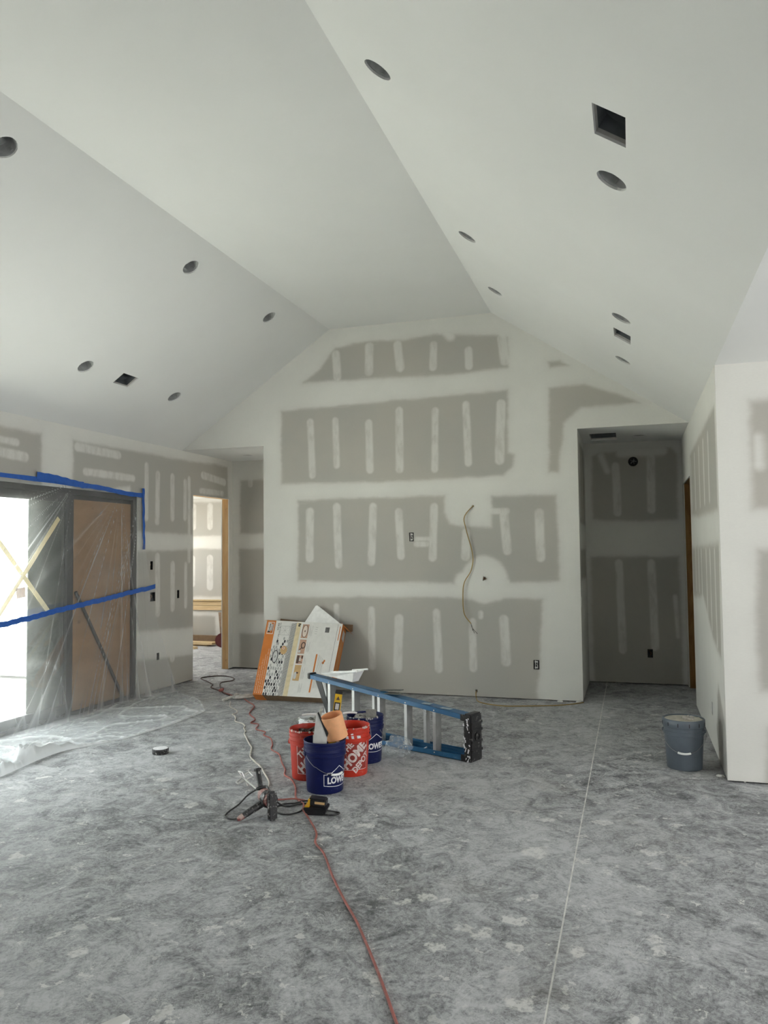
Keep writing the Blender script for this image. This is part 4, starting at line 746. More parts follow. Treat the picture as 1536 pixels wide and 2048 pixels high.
b = MB(); b.box((pb[0] + .06, pb[1] - .02, .385), (.085, .004, .075), Matrix.Rotation(.2, 3, 'Z') @ Matrix.Rotation(.35, 3, 'X')); b.build('mud_flake', M['mudgrey'], t_, smooth=0)
pw = (-2.462, 5.935); ph = face_ang(pw)
t_ = bucket('plastic_bucket', 'whitish mud bucket with a caked rim behind the left red bucket', pw, M['bwhite'], 1.0, content=M['mudgrey'], clevel=.325, splash=M['mudgrey'])
ears(t_, pw, ph + 1.3, .268, M['bwhite']); bail_down(t_, pw, ph + 2.9, .268, .14)
b = MB(); b.tube([(pw[0] + .02, pw[1] - .05, .32), (pw[0] + .05, pw[1] - .03, .44)], .012, 8); b.build('stir_stick', M['mudgrey'], t_)
pg = (.351, 6.577); ph = face_ang(pg)
t_ = bucket('plastic_bucket', 'slate grey lidded bucket standing alone by the right wall', pg, M['bgrey'], 1.0); ears(t_, pg, ph, .285, M['bgrey']); bail_down(t_, pg, ph, .285, .150, .1, lift=.0)
o = Vector((pg[0], pg[1], 0)); b = MB(); b.lathe([(.155, .322), (.157, .330), (.157, .374), (.152, .380), (.146, .380), (.143, .372), (.143, .366), (0, .366)], 56, o); lid = b.build('lid', M['bgrey'], t_, smooth=40)
b = MB()
for j in range(12): a = ph + .26 + j * 2 * PI / 12; d = Vector((math.cos(a), math.sin(a), 0)); b.box(o + d * .157 + Vector((0, 0, .346)), (.003, .006, .028), Matrix.Rotation(a, 3, 'Z'))
b.build('pry_slot', M['blackc'], lid, smooth=0)
b = MB(); n = 36; vs = [o + Vector((0, 0, .374))]
for i in range(1, 8):
    for j in range(n): a = 2 * PI * j / n; vs.append(o + Vector((.141 * i / 7 * math.cos(a), .141 * i / 7 * math.sin(a), .3705 + (.006 * rng.random() + .008 * max(0, math.sin(a * 2 + 1)) * rng.random()) * (i < 7))))
b.add(vs, [(0, 1 + j, 1 + (j + 1) % n) for j in range(n)] + [(1 + i * n + j, 1 + (i + 1) * n + j, 1 + (i + 1) * n + (j + 1) % n, 1 + i * n + (j + 1) % n) for i in range(6) for j in range(n)]); b.open = True; b.build('dried_mud', M['lidmud'], lid)
b = MB()
for k in range(9): a = rng.uniform(0, 6.28); r = rng.uniform(.01, .09); b.box(o + Vector((r * math.cos(a) + .03, r * math.sin(a), .384)), (rng.uniform(.012, .035), rng.uniform(.01, .02), .012), Matrix.Rotation(a * 3, 3, 'Z') @ Matrix.Rotation(.3, 3, 'X'))
b.build('mud_crumb', M['cordwhite'], lid, smooth=0)

# tools standing in the front bucket
cx, cyy = pf
def orient(zd, xd):
    z = Vector(zd).normalized(); x = (Vector(xd) - z * Vector(xd).dot(z)).normalized(); return Matrix((x, z.cross(x), z)).transposed()
RC = Vector((-R_.x, -R_.y, 0)).normalized() * -1     # right as the camera sees it
TC = Vector((-cx, -cyy, 0)).normalized()             # towards the camera
base = Vector((cx, cyy, 0))
axp = (Vector((0, 0, 1)) - RC * .27 + TC * .16).normalized()
pc = base + RC * .092 - TC * .03 + Vector((0, 0, .362))
b = MB(); b.lathe([(.079, 0), (.079, .17), (.074, .17), (.074, 0), (.079, 0)], 44, pc, axp); tag(b.build('paper_roll', M['peach'], loc=pc, smooth=50), 'peach-coloured hollow paper roll tipped in the front blue bucket', 'roll')
lv = base + RC * .030 - TC * .107 + Vector((0, 0, .145)); axl = (Vector((0, 0, 1)) + RC * .15 - TC * .02).normalized(); ro = orient(axl, RC); t = thing('spirit_level', 'yellow spirit level standing upright inside the peach roll', 'level', lv)
b = MB(); b.box(lv + axl * .26, (.052, .022, .52), ro); b.build('level_body', M['level'], t, smooth=0, bevel=.002)
b = MB(); b.box(lv + axl * .525, (.053, .023, .022), ro); b.build('end_cap', M['blackc'], t, smooth=0, bevel=.002)
b = MB(); fr_ = ro @ Vector((0, -1, 0)); fr_ = fr_ if fr_.dot(TC) > 0 else -fr_
for dx_, dz_, sx_, sz_ in ((-.017, 0, .008, .06), (.017, 0, .008, .06), (0, .026, .042, .009), (0, -.026, .042, .009)): b.box(lv + axl * (.425 + dz_) + (ro @ Vector((dx_, 0, 0))) + fr_ * .0115, (sx_, .002, sz_), ro)
wf = b.build('vial_frame', M['blackc'], t, smooth=0); b = MB(); b.box(lv + axl * .425 + fr_ * .0112, (.026, .001, .043), ro); b.build('vial', M['inklight'], wf, smooth=0)
b = MB(); q = [lv + axl * (.487 + z) + ro @ Vector((x, 0, 0)) + fr_ * .0112 for x, z in ((-.014, -.014), (.014, -.014), (0, .014))]; b.prism(q, fr_ * .001); b.build('printed_triangle', M['brown'], t, smooth=0)
kn = base - RC * .036 + TC * .086 + Vector((0, 0, .26)); t = thing('taping_knife', 'pale triangular taping knife blade rising from the front blue bucket', 'trowel', kn)
q = [kn + RC * x + Vector((0, 0, z)) - TC * d for x, z, d in ((-.060, .0, .0), (.040, .0, .0), (.058, .145, .045), (-.010, .285, .08), (-.022, .285, .08))]
b = MB(); b.prism(q, TC * .003); b.build('blade', M['blade'], t, smooth=0)
b = MB(); q2 = [kn + RC * x + Vector((0, 0, z)) - TC * (d - .004) for x, z, d in ((.053, .12, .04), (.062, .145, .045), (-.006, .292, .083), (-.015, .283, .08))]; b.prism(q2, TC * .006); b.build('back_strip', M['blackc'], t, smooth=0)
b = MB(); b.tube([base - RC * .07 + TC * .0 + Vector((0, 0, .06)), base - RC * .075 - TC * .01 + Vector((0, 0, .385))], .011, 8); tag(b.build('stir_paddle', M['mudgrey'], loc=base + Vector((0, 0, .06))), 'grey mud-caked stick beside the blade in the front blue bucket', 'stick')
t = thing('black_tool', 'black tool with a chrome collar deep in the front blue bucket', 'tool', base + RC * .06 + TC * .05)
b = MB(); b.tube([base + RC * .03 + TC * .045 + Vector((0, 0, .05)), base + RC * .045 + TC * .035 + Vector((0, 0, .325))], .022, 12, r2=.026); b.build('handle', M['blackp'], t)
b = MB(); b.tube([base + RC * .088 + TC * .05 + Vector((0, 0, .1)), base + RC * .095 + TC * .062 + Vector((0, 0, .352))], .012, 10); b.build('shaft', M['steel'], t)

# ---------------------------------------------------------------- ladder lying on its side
LO = Vector((-1.30, 6.262, 0)); LA = Vector((-.922, .387, 0)).normalized(); LB = Vector((0, 0, 1)); LC = Vector((.387, .922, 0)).normalized(); LL = 1.80
t_l = thing('step_ladder', 'blue fibreglass step ladder lying folded on its side behind the buckets', 'ladder', LO)
RL = orient(LC, LA)
P_ = lambda a, z, c: LO + LA * a + LB * z + LC * c
def rail(z0, z1, c0, cw, up, mat):
    """C-channel rail from the cap (a=.05) to the foot: web outward (up=1 top rail), flanges inward"""
    b = MB(); th = .005; fl = .040
    for ca, cb, za, zb in ((0, cw, 0, th), (0, th, 0, fl), (cw - th, cw, 0, fl)):
        A = []
        for a, zz in ((.03, z0), (LL, z1)):
            s_ = -1 if up else 1; A += [P_(a, zz + s_ * za, c0 + ca), P_(a, zz + s_ * za, c0 + cb), P_(a, zz + s_ * zb, c0 + cb), P_(a, zz + s_ * zb, c0 + ca)]
        b.hexa(A)
    return b
for nm, c0, cw, zb0, zb1, zt0, zt1 in (('front_rail', 0, .082, .006, .0, .372, .53), ('rear_rail', .098, .066, .02, .03, .355, .505)):
    rail(zb0, zb1, c0, cw, False, None).build(nm, M['fibre'], t_l, smooth=0); rail(zt0, zt1, c0, cw, True, None).build(nm, M['fibre'], t_l, smooth=0)
top_z = lambda a: .372 + (.53 - .372) * (a - .03) / (LL - .03)
for a in (.33, .635, .94, 1.245, 1.55):
    b = MB(); zt = top_z(a) - .006; zm = (zt + .012) / 2; hh = zt - .012
    for da, c, sa, sc_ in ((0, .003, .030, .003), (-.0135, .04, .003, .076), (.0135, .04, .003, .076), (0, .077, .030, .003)): b.box(P_(a + da, zm, c), (sa, sc_, hh), Matrix((LA, LC, LB)).transposed())
    sp = b.build('step', M['alu'], t_l, smooth=0)
    b = MB(); rt = Matrix((LA, LC, LB)).transposed()
    for zz in (.028, zt - .02): b.lathe([(.006, 0), (.005, .004), (0, .005)], 8, P_(a, zz, .0), -LC)
    b.build('rivet', M['steel'], sp)
for a in (.505, 1.09, 1.70):
    b = MB(); zt = top_z(a) - .03; hh = zt - .03
    for da, c, sa, sc_ in ((0, .105, .028, .003), (-.0125, .13, .003, .05), (.0125, .13, .003, .05)): b.box(P_(a + da, (zt + .03) / 2, c), (sa, sc_, hh), Matrix((LA, LC, LB)).transposed())
    b.build('rear_brace', M['alu'], t_l, smooth=0)
for a0, a1, z0, z1 in ((.43, .50, .05, .012), (.33, .40, .05, .012), (.43, .52, top_z(.43) - .08, top_z(.5) - .03), (1.55, 1.62, .06, .012)):
    b = MB(); b.tube([P_(a0, z0, .03), P_(a1, z1, .03)], .005, 6); b.build('corner_brace', M['alu'], t_l)
b = MB()   # moulded top cap at the narrow end
b.box(P_(-.005, .19, .075), (.075, .165, .385), Matrix((LA, LC, LB)).transposed()); cap_ = b.build('top_cap', M['capblack'], t_l, smooth=0, bevel=.012)
b = MB(); rt = Matrix((LA, LC, LB)).transposed()
for z in (.03, .35): b.box(P_(.035, z, .0), (.05, .012, .05), rt)
for z in (.09, .16, .25, .31): b.box(P_(-.045, z, .075), (.012, .15, .02), rt)
b.lathe([(.035, 0), (.035, .012), (.025, .012), (.025, 0)], 18, P_(-.042, .2, .08), -LA)
b.build('cap_rib', M['capblack'], cap_, smooth=0)
b = MB()
for k in range(26): b.box(P_(rng.uniform(-.03, .03), rng.uniform(.01, .37), -.0085), (rng.uniform(.004, .014), .002, rng.uniform(.006, .04)), rt @ Matrix.Rotation(rng.uniform(-.6, .6), 3, 'Y'))
b.build('plaster_splash', M['print_w'], cap_, smooth=0)
for z in (0.012, .515):
    b = MB(); b.box(P_(1.815, z + (.0 if z > .1 else .02), .04), (.035, .092, .055), rt); b.build('rubber_foot', M['blackc'], t_l, smooth=0, bevel=.005)
b = MB(); q = [P_(1.78, .49, .045), P_(1.70, .48, .045), P_(1.55, .13, .045), P_(1.60, .12, .045)]; b.prism(q, LC * .006); b.build('foot_gusset', M['blackc'], t_l, smooth=0)
b = MB(); b.box(P_(.46, top_z(.46) + .0008, .041), (.14, .05, .0012), rt); b.box(P_(.27, top_z(.27) + .0008, .041), (.18, .045, .0012), rt)
stk = b.build('sticker', M['stick'], t_l, smooth=0); stk.rotation_euler = (0, 0, 0)
# white mud pan and sanding sheet resting on the ladder
t = thing('mud_pan', 'white plastic mud pan lying on the upper ladder rail', 'pan', P_(1.45, .5, .04)); th_ = math.atan2(.158, 1.77)
def pan_pt(a, c, z): return P_(1.62 - a, .53 + .003 - a * .0892 + z + .0 + .013, c)
b = MB()
bot = [(.18, -.005), (.40, -.005), (.40, .085), (.18, .085)]; top = [(.02, -.03), (.47, -.03), (.47, .11), (.02, .11)]; zt_ = [.0, .115, .115, .0]
def pan_shell(off):
    B_2 = [pan_pt(a, c, .004 + off) for a, c in [(.12, .0), (.37, .0), (.37, .08), (.12, .08)]]; T_2 = [pan_pt(-.01, -.025, .018 + off), pan_pt(.41, -.03, .10 + off), pan_pt(.41, .11, .10 + off), pan_pt(-.01, .105, .018 + off)]
    return B_2 + T_2
S1 = pan_shell(0); b.add(S1, [(0, 1, 2, 3), (0, 4, 5, 1), (1, 5, 6, 2), (2, 6, 7, 3), (3, 7, 4, 0)]); b.open = True; po = b.build('tray', M['pan'], t, smooth=0)
md = po.modifiers.new('thickness', 'SOLIDIFY'); md.thickness = .0035
b = MB(); b.tube([pan_pt(.27, -.03, .075), pan_pt(.35, -.034, .092), pan_pt(.455, -.036, .118)], .012, 12); b.tube([pan_pt(.27, .11, .075), pan_pt(.455, .114, .118)], .009, 10); b.build('rolled_rim', M['pan'], t)
b = MB(); b.box(P_(.80, top_z(.8) + .014, .05), (.20, .10, .003), rt @ Matrix.Rotation(.085, 3, 'Y') @ Matrix.Rotation(.15, 3, 'Z')); b.box(P_(.86, top_z(.86) + .024, .09), (.22, .05, .008), rt @ Matrix.Rotation(.085, 3, 'Y') @ Matrix.Rotation(-.1, 3, 'Z')); tag(b.build('sanding_sheet', M['sheet'], loc=P_(.8, top_z(.8), .05), smooth=0), 'dark grey sanding sheet lying on the middle of the ladder rail', 'sandpaper')
# crumpled clear bag behind the rear blue bucket
bm = bmesh.new(); bmesh.ops.create_icosphere(bm, subdivisions=4, radius=1)
for v in bm.verts:
    n_ = float(v2noise(np.array([v.co.x * 3 + 20]), np.array([v.co.y * 3 + v.co.z * 4 + 20]), 9)[0]); n2 = float(v2noise(np.array([v.co.x * 9 + 50]), np.array([v.co.z * 9 + v.co.y * 5 + 50]), 12)[0]); k = .65 + .35 * n_ + .35 * abs(n2 - .5)
    v.co = Vector((v.co.x * .13 * k, v.co.y * .11 * k, max(v.co.z, -.6) * .10 * k))
zm = min(v.co.z for v in bm.verts)
for v in bm.verts: v.co.z += -zm + .002
me = bpy.data.meshes.new('plastic_bag'); bm.to_mesh(me); bm.free(); a = me.attributes.new('crease', 'FLOAT', 'POINT'); a.data.foreach_set('value', [.02 + .35 * rng.random() ** 4 for _ in me.vertices]); me.materials.append(M['bag'])
tag(link('plastic_bag', me, None, Vector((-1.90, 6.33, 0))), 'crumpled clear plastic bag on the floor right of the rear blue bucket', 'bag')

# ---------------------------------------------------------------- printed carton leaning on the back wall
BLc, BRc, TLc, TRc = Vector((-4.187, 8.17, .075)), Vector((-3.268, 8.26, .068)), Vector((-4.335, 8.855, .861)), Vector((-3.335, 8.855, .832))
TRc = TLc + (TRc - TLc) * 1.0; _n = ((TRc - TLc).cross(TLc - BLc)).normalized(); BRc.y -= (BRc - BLc).dot(_n) / _n.y
nb_ = ((BRc - BLc).cross(TLc - BLc)).normalized(); nb_ = nb_ if nb_.y > 0 else -nb_; TH = .155
t = thing('shower_tray_carton', 'orange and white printed carton leaning against the back wall', 'box', (BLc + BRc) / 2)
fp = lambda x, y, off=.0: BLc * (1 - x) * (1 - y) + BRc * x * (1 - y) + TLc * (1 - x) * y + TRc * x * y - nb_ * off
b = MB(); Q = [BLc, BRc, TRc, TLc]; Q2 = [q + nb_ * TH for q in Q]
b.add(Q + Q2, [(0, 1, 2, 3)], 0); b.add(Q + Q2, [(7, 6, 5, 4)], 0); b.add(Q + Q2, [(1, 5, 6, 2), (4, 0, 3, 7)], 1); b.add(Q + Q2, [(0, 4, 5, 1)], 2); b.open = True  # underside takes the dark board colour, which puts its shade into the paint
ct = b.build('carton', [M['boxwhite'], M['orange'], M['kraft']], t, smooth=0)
b = MB(); b.add([BLc - (TLc - BLc).normalized() * .0012, BLc.lerp(BRc, .13) - (TLc - BLc).normalized() * .0012, BLc.lerp(BRc, .16) + nb_ * TH - (TLc - BLc).normalized() * .0012, BLc + nb_ * TH - (TLc - BLc).normalized() * .0012], [(0, 1, 2, 3)]); b.open = True; b.build('printed_band', M['orange'], ct, smooth=0)
def card(pts, mat, name, th=.003, nrm=None):
    b = MB(); b.prism(pts, (nrm or nb_) * th); return b.build(name, mat, t, smooth=0)
tp = lambda x, d: TLc.lerp(TRc, x) + nb_ * d; upv = (TLc - BLc).normalized(); rtv = (TRc - TLc).normalized()
card([tp(.10, TH), tp(.66, TH), tp(.66, TH) + Vector((0, 0, .085)), tp(.13, TH) + Vector((0, 0, .115))], M['kraft'], 'top_flap')
card([tp(.70, TH), tp(1.08, TH), tp(1.09, TH) + Vector((0, 0, .085)), tp(.72, TH) + Vector((0, 0, .085))], M['kraft'], 'top_flap')
card([tp(-.03, 0), tp(.0, .0), tp(.12, .02), tp(.12, .04), tp(-.02, .02) + upv * .012], M['orange'], 'top_flap')
card([tp(.47, .05), tp(.98, .05), tp(.97, .05) + Vector((0, .0, .02)), tp(.635, .06) + Vector((0, .05, .24)), tp(.61, .06) + Vector((0, .05, .235))], M['foam'], 'foam_sheet', .008)
card([TRc + nb_ * .01 + upv * .035 - rtv * .03, TRc + nb_ * .02 - upv * .02, TRc + nb_ * TH - upv * .05 + rtv * .10, TRc + nb_ * TH + upv * .0 + rtv * .05], M['orange'], 'side_flap')
card([TRc + nb_ * (TH - .02) - upv * .0 + rtv * .02, TRc + nb_ * TH + upv * .02 + rtv * .085, TRc + nb_ * TH + upv * .05 + rtv * .075, TRc + nb_ * (TH - .02) + upv * .025 + rtv * .01], M['kraft'], 'side_flap')
def printed(acc, mat, name, off):
    b = MB(); b.add([fp(x, y, off) for x, y in acc[0]], acc[1]); b.open = True; return b.build(name, mat, ct, smooth=0)
N_ = lambda: ([], [])
A = N_(); put_rect(A, 0, 0, .125, 1); printed(A, M['orange'], 'printed_band', .0006)
A = N_(); put_rect(A, .125, .0, .33, .78); put_rect(A, .145, .78, .33, .99); printed(A, M['boxwhite'], 'printed_picture', .0006)
A = N_(); put_rect(A, .405, .0, .465, .985); printed(A, M['sand'], 'printed_sand_band', .0008)
A = N_()
for k in range(60):
    y = k / 60 * .97; put_line(A, [(.335, y), (.40, y + .022)], .0035)
for k in range(7): put_line(A, [(.338 + k * .0095, .0), (.345 + k * .0095, .97)], .0022)
printed(A, M['ink'], 'printed_mesh', .0010)
A = N_(); B2 = N_()
for r in range(19):
    for c in range(6):
        x = .142 + c * .033 + (.0165 if r % 2 else 0) + rng.uniform(-.003, .003); y = .015 + r * .041 + rng.uniform(-.004, .004)
        if x > .328 or y > .80 or (y > .66 and rng.random() < .5): continue
        rr = rng.random()
        if rr < .72: put_disc(A if rr < .45 else B2, x, y, .0125, .0225, 10)
        else: put_ring(A, x, y, .0135, .0235, .002, 10)
printed(A, M['inkgrey'], 'printed_pebble', .0010); printed(B2, M['ink'], 'printed_pebble', .0010)
A = N_(); put_disc(A, .20, .50, .033, .078, 26); printed(A, M['inklight'], 'printed_drain', .0013)
A = N_(); put_ring(A, .20, .50, .035, .082, .010, 30); put_line(A, [(.198, .487), (.204, .512)], .006); printed(A, M['ink'], 'printed_ring', .0016)
A = N_(); put_disc(A, .298, .592, .045, .058, 28); printed(A, M['tan'], 'printed_disc', .0014)
A = N_(); put_disc(A, .292, .620, .020, .024, 16); printed(A, M['orange'], 'printed_disc', .0017)
A = N_(); put_ring(A, .292, .618, .012, .014, .008, 14); printed(A, M['boxwhite'], 'printed_disc', .0019)
# outlined tray drawing
A = N_(); put_line(A, [(.205, .80), (.325, .80), (.325, .925), (.205, .925)], .004, True)
for p in ((.205, .80), (.325, .80), (.325, .925), (.205, .925), (.265, .80), (.265, .925), (.205, .86), (.325, .86)): put_line(A, [p, (.265, .863)], .002)
put_disc(A, .265, .863, .006, .007, 10); printed(A, M['inkgrey'], 'printed_drawing', .0012)
A = N_(); put_text(A, 'KST1830', .168, .915, .018, PI / 2, .10, .02); put_text(A, '72" x 72" (183 cm x 183 cm)', .193, .815, .018, PI / 2, .31, .02); printed(A, M['ink'], 'lettering', .0012)
A = N_(); put_rect(A, .023, .805, .108, .975); printed(A, M['boxwhite'], 'logo_frame', .0010)
A = N_(); put_rect(A, .029, .813, .102, .967); printed(A, M['orange'], 'logo_field', .0013)
A = N_(); put_rect(A, .033, .825, .068, .962); put_rect(A, .068, .855, .092, .945); printed(A, M['boxwhite'], 'logo_field', .0016)
A = N_(); put_text(A, 'Schluter', .052, .905, .026, PI / 2, .105, .03); put_text(A, 'Systems', .080, .90, .020, PI / 2, .085, .03); put_rect(A, .034, .826, .066, .848); put_rect(A, .094, .83, .099, .95); printed(A, M['ink'], 'lettering', .0019)
A = N_()
for k, (s_, ln) in enumerate((('Sloped shower tray for tile', .34), ('Receveur de douche en pente 72 po', .44), ('Plato de ducha inclinado de poliestireno', .50), ('Plato de ducha en poliestireno expandido 183 cm', .58))): put_text(A, s_, .022 + k * .0265, .02 + ln / 2, .0125, PI / 2, ln, .012)
printed(A, M['paleface'], 'lettering', .0012)
# column of four photographs
for k, (y0, y1) in enumerate(((.77, .965), (.555, .75), (.42, .535), (.20, .405))):
    A = N_(); put_rect(A, .49, y0, .575, y1); printed(A, M['skin' if k < 3 else 'tan'], 'printed_photo', .0010)
A = N_(); put_disc(A, .532, .868, .034, .086, 24); printed(A, M['paleface'], 'printed_photo', .0013)
A = N_(); put_ring(A, .532, .868, .034, .086, .007, 26); put_disc(A, .532, .868, .007, .013, 10); put_ring(A, .545, .67, .024, .040, .014, 22); put_line(A, [(.50, .60), (.535, .64)], .012); put_rect(A, .493, .425, .525, .53); put_rect(A, .55, .49, .572, .53); put_line(A, [(.525, .45), (.57, .44)], .008); put_disc(A, .53, .30, .02, .014, 8); printed(A, M['brown'], 'printed_photo', .0016)
A = N_(); put_disc(A, .508, .585, .016, .02, 10); put_disc(A, .512, .265, .02, .05, 10); put_rect(A, .527, .46, .548, .50); printed(A, M['inklight'], 'printed_photo', .0017)
A = N_()
for y0, y1, n_ in ((.80, .95, 4), (.58, .72, 4), (.42, .53, 3), (.22, .38, 4), (.05, .17, 4)):
    for k in range(n_): put_line(A, [(.592 + k * .011, y0 + .01 * (k % 2)), (.592 + k * .011, y1 - .03 * (k % 3))], .0028)
for y in (.84, .87, .90, .93): put_line(A, [(.665, y), (.69, y)], .004)
for k in range(6): put_line(A, [(.775 + k * .013, .12), (.775 + k * .013, .55 - .01 * k)], .0030 if k > 1 else .004)
printed(A, M['inkgrey'], 'lettering', .0012)
A = N_(); put_rect(A, .735, .06, .755, .56); put_disc(A, .845, .45, .016, .018, 8); put_disc(A, .858, .475, .012, .016, 8); put_disc(A, .83, .25, .014, .024, 4); put_rect(A, .995 - .022, .76, .995 - .012, .96); printed(A, M['orange'], 'printed_stripe', .0012)
A = N_()
for k in range(9): put_line(A, [(.795 + k * .006, .865), (.795 + k * .006, .935)], .0035 if k % 3 else .005)
put_rect(A, .43, .955, .462, .972); put_rect(A, .43, .93, .455, .95); put_line(A, [(.945, .0), (.945, .985)], .003); printed(A, M['ink'], 'barcode', .0012)
sp_ = lambda y, d, off=.0008: BRc.lerp(TRc, y) + nb_ * TH * d + (rtv * off)
b = MB()
for d in (.30, .42, .54, .66): b.add([sp_(.25, d), sp_(.25, d + .05), sp_(.80, d + .05), sp_(.80, d)], [(0, 1, 2, 3)])
b.open = True; b.build('lettering', M['tan'], ct, smooth=0)
b = MB(); b.add([sp_(.82, .35), sp_(.82, .85), sp_(.95, .85), sp_(.95, .35)], [(0, 1, 2, 3)]); b.add([sp_(.03, .3), sp_(.03, .9), sp_(.20, .9), sp_(.20, .3)], [(0, 1, 2, 3)]); b.open = True; b.build('side_label', M['inklight'], ct, smooth=0)
b = MB()
for k in range(4): b.add([sp_(.05 + k * .03, .42, .0012), sp_(.05 + k * .03, .8, .0012), sp_(.065 + k * .03, .8, .0012), sp_(.065 + k * .03, .42, .0012)], [(0, 1, 2, 3)])
b.open = True; b.build('barcode', M['ink'], ct, smooth=0)

# ---------------------------------------------------------------- mixing drill, charger, cords
t = thing('mixing_drill', 'dusty red and black mixing drill lying on the floor in front of the buckets', 'power drill', (-2.36, 4.72, 0))
F0 = Vector((-2.345, 4.735, .105)); Hd = Vector((-2.735, 5.19, .062)); ad = (Hd - F0).normalized(); sd_ = ad.cross(Vector((0, 0, 1))).normalized(); ud_ = sd_.cross(ad)
b = MB(); b.lathe([(0, -.17), (.034, -.17), (.045, -.15), (.047, -.06), (.044, -.05), (.044, .0), (.036, .02), (.03, .055), (.02, .075), (0, .075)], 28, F0, ad); b.build('motor_body', M['red'], t)
b = MB(); b.lathe([(.048, -.155), (.051, -.15), (.051, -.085), (.048, -.08)], 28, F0, ad)
for k in range(14): a = k * 2 * PI / 14; b.box(F0 + ad * -.118 + (sd_ * math.cos(a) + ud_ * math.sin(a)) * .052, (.004, .008, .05), orient(ad, sd_ * math.cos(a) + ud_ * math.sin(a)))
b.build('vent_ring', M['blackp'], t)
b = MB(); ro = orient(ad, sd_); b.box(F0 - ad * .185 - ud_ * .03 + sd_ * .005, (.062, .185, .034), ro); b.build('gear_cover', M['blackp'], t, smooth=0, bevel=.014)
b = MB(); hs_ = F0 + Vector((-.01, .0, .030)) + ad * .045; he = hs_ + Vector((-.045, .04, .115)); b.tube([hs_, hs_.lerp(he, .12), hs_.lerp(he, .16), hs_.lerp(he, .9), he], .0165, 14); hn = b.build('side_handle', M['blackp'], t)
b = MB(); hx = (he - hs_).normalized(); b.lathe([(0, -.006), (.026, -.006), (.026, .004), (.0, .006)], 18, he, hx); b.lathe([(0, 0), (.034, 0), (.034, .012), (.02, .02), (0, .02)], 18, hs_, hx); b.build('flange', M['blackp'], hn)
b = MB(); h0 = F0 - ad * .09 - ud_ * .01; h1 = Vector((-2.395, 4.535, .03)); b.tube(spline([h0, h0.lerp(h1, .3) + Vector((0, 0, .0)), h0.lerp(h1, .7), h1], 6), .026, 12, r2=.019); rh = b.build('rear_handle', M['blackp'], t)
b = MB(); d_h = (h1 - h0).normalized(); b.lathe([(.017, -.02), (.019, -.015), (.016, .02), (.010, .03)], 14, h1 + d_h * .01, d_h); b.build('cord_guard', M['red'], rh)
b = MB(); b.tube([F0 + ad * .06, Hd + ad * .02], .0065, 10); sh_ = b.build('paddle_shaft', M['steel'], t)
b = MB()
def ringtube(c, ax, r, rt_): 
    ax = Vector(ax).normalized(); x = ax.orthogonal().normalized(); y = ax.cross(x); return [c + (x * math.cos(2 * PI * i / 24) + y * math.sin(2 * PI * i / 24)) * r for i in range(25)]
q = lambda l, a, r: Hd + ad * l + (sd_ * math.cos(a) + ud_ * math.sin(a)) * r
for a in (.35, .35 + PI): b.tube([q(-.07, a, .0), q(-.07, a, .058), q(.03, a + .25, .058), q(.03, a + .25, .0)], .0055, 8)
for a in (.35 + PI / 2, .35 + 1.5 * PI): b.tube([q(-.035, a, .0), q(-.035, a, .050), q(.045, a + .2, .05), q(.045, a + .2, .0)], .0055, 8)
b.build('paddle_blade', M['steel'], t)
def cord(name, pts, r, mat, label, z=None, k=8, cat='cord', parts=()):
    P = spline([(p[0], p[1], (p[2] if len(p) > 2 else r)) for p in pts], k); c = pts[0]; b = MB(); b.tube(P, r, 8); return tag(b.build(name, M[mat], loc=(c[0], c[1], 0)), label, cat)
b = MB(); b.tube(spline([(h1.x, h1.y, .03), (-2.45, 4.525, .010), (-2.53, 4.55, .007), (-2.558, 4.64, .007), (-2.545, 4.76, .02), (-2.52, 4.85, .06), (-2.44, 4.86, .11), (-2.39, 4.86, .125), (-2.35, 4.82, .115), (-2.32, 4.83, .06), (-2.297, 4.875, .01), (-2.223, 4.86, .007), (-2.175, 4.92, .007), (-2.11, 4.95, .007)], 8), .0055, 8); b.build('power_cord', M['cordblack'], t)
cr = Vector((-2.0, 4.80, 0)); RZ = Matrix.Rotation(.18, 3, 'Z')
t = thing('battery_charger', 'black battery charger on the floor beside the mixing drill', 'charger', cr)
b = MB(); q4 = [cr + RZ @ Vector(p) for p in ((-.055, -.05, 0), (.06, -.05, 0), (.06, .06, 0), (-.055, .06, 0), (-.08, -.062, .05), (.075, -.062, .045), (.08, .07, .045), (-.08, .07, .055))]; b.hexa([q4[i] for i in (0, 1, 2, 3, 4, 5, 6, 7)]); b.build('base', M['blackc'], t, smooth=0, bevel=.006)
b = MB(); b.box(cr + RZ @ Vector((-.055, .01, .054)), (.03, .11, .006), RZ); b.build('side_panel', M['battyel'], t, smooth=0)
b = MB(); b.tube(spline([cr + RZ @ Vector((.07, .0, .02)), Vector((-1.885, 4.835, .008)), Vector((-1.850, 4.825, .007)), Vector((-1.868, 4.778, .007)), Vector((-1.93, 4.765, .007))], 8), .005, 8); b.build('power_cord', M['cordblack'], t)
bt = cr + Vector((.01, .0, .058)); t = thing('battery_pack', 'black and yellow battery pack sitting on the charger', 'battery', bt); RB2 = RZ @ Matrix.Rotation(.08, 3, 'Y')
b = MB(); b.box(bt + Vector((0, 0, .022)), (.118, .085, .044), RB2); b.build('case', M['blackc'], t, smooth=0, bevel=.008)
b = MB(); b.box(bt + RB2 @ Vector((-.053, -.006, .020)), (.014, .078, .038), RB2); b.build('side_panel', M['battyel'], t, smooth=0, bevel=.002)
b = MB(); b.box(bt + RB2 @ Vector((.018, -.0435, .021)), (.066, .002, .015), RB2); b.build('rating_label', M['tan'], t, smooth=0)
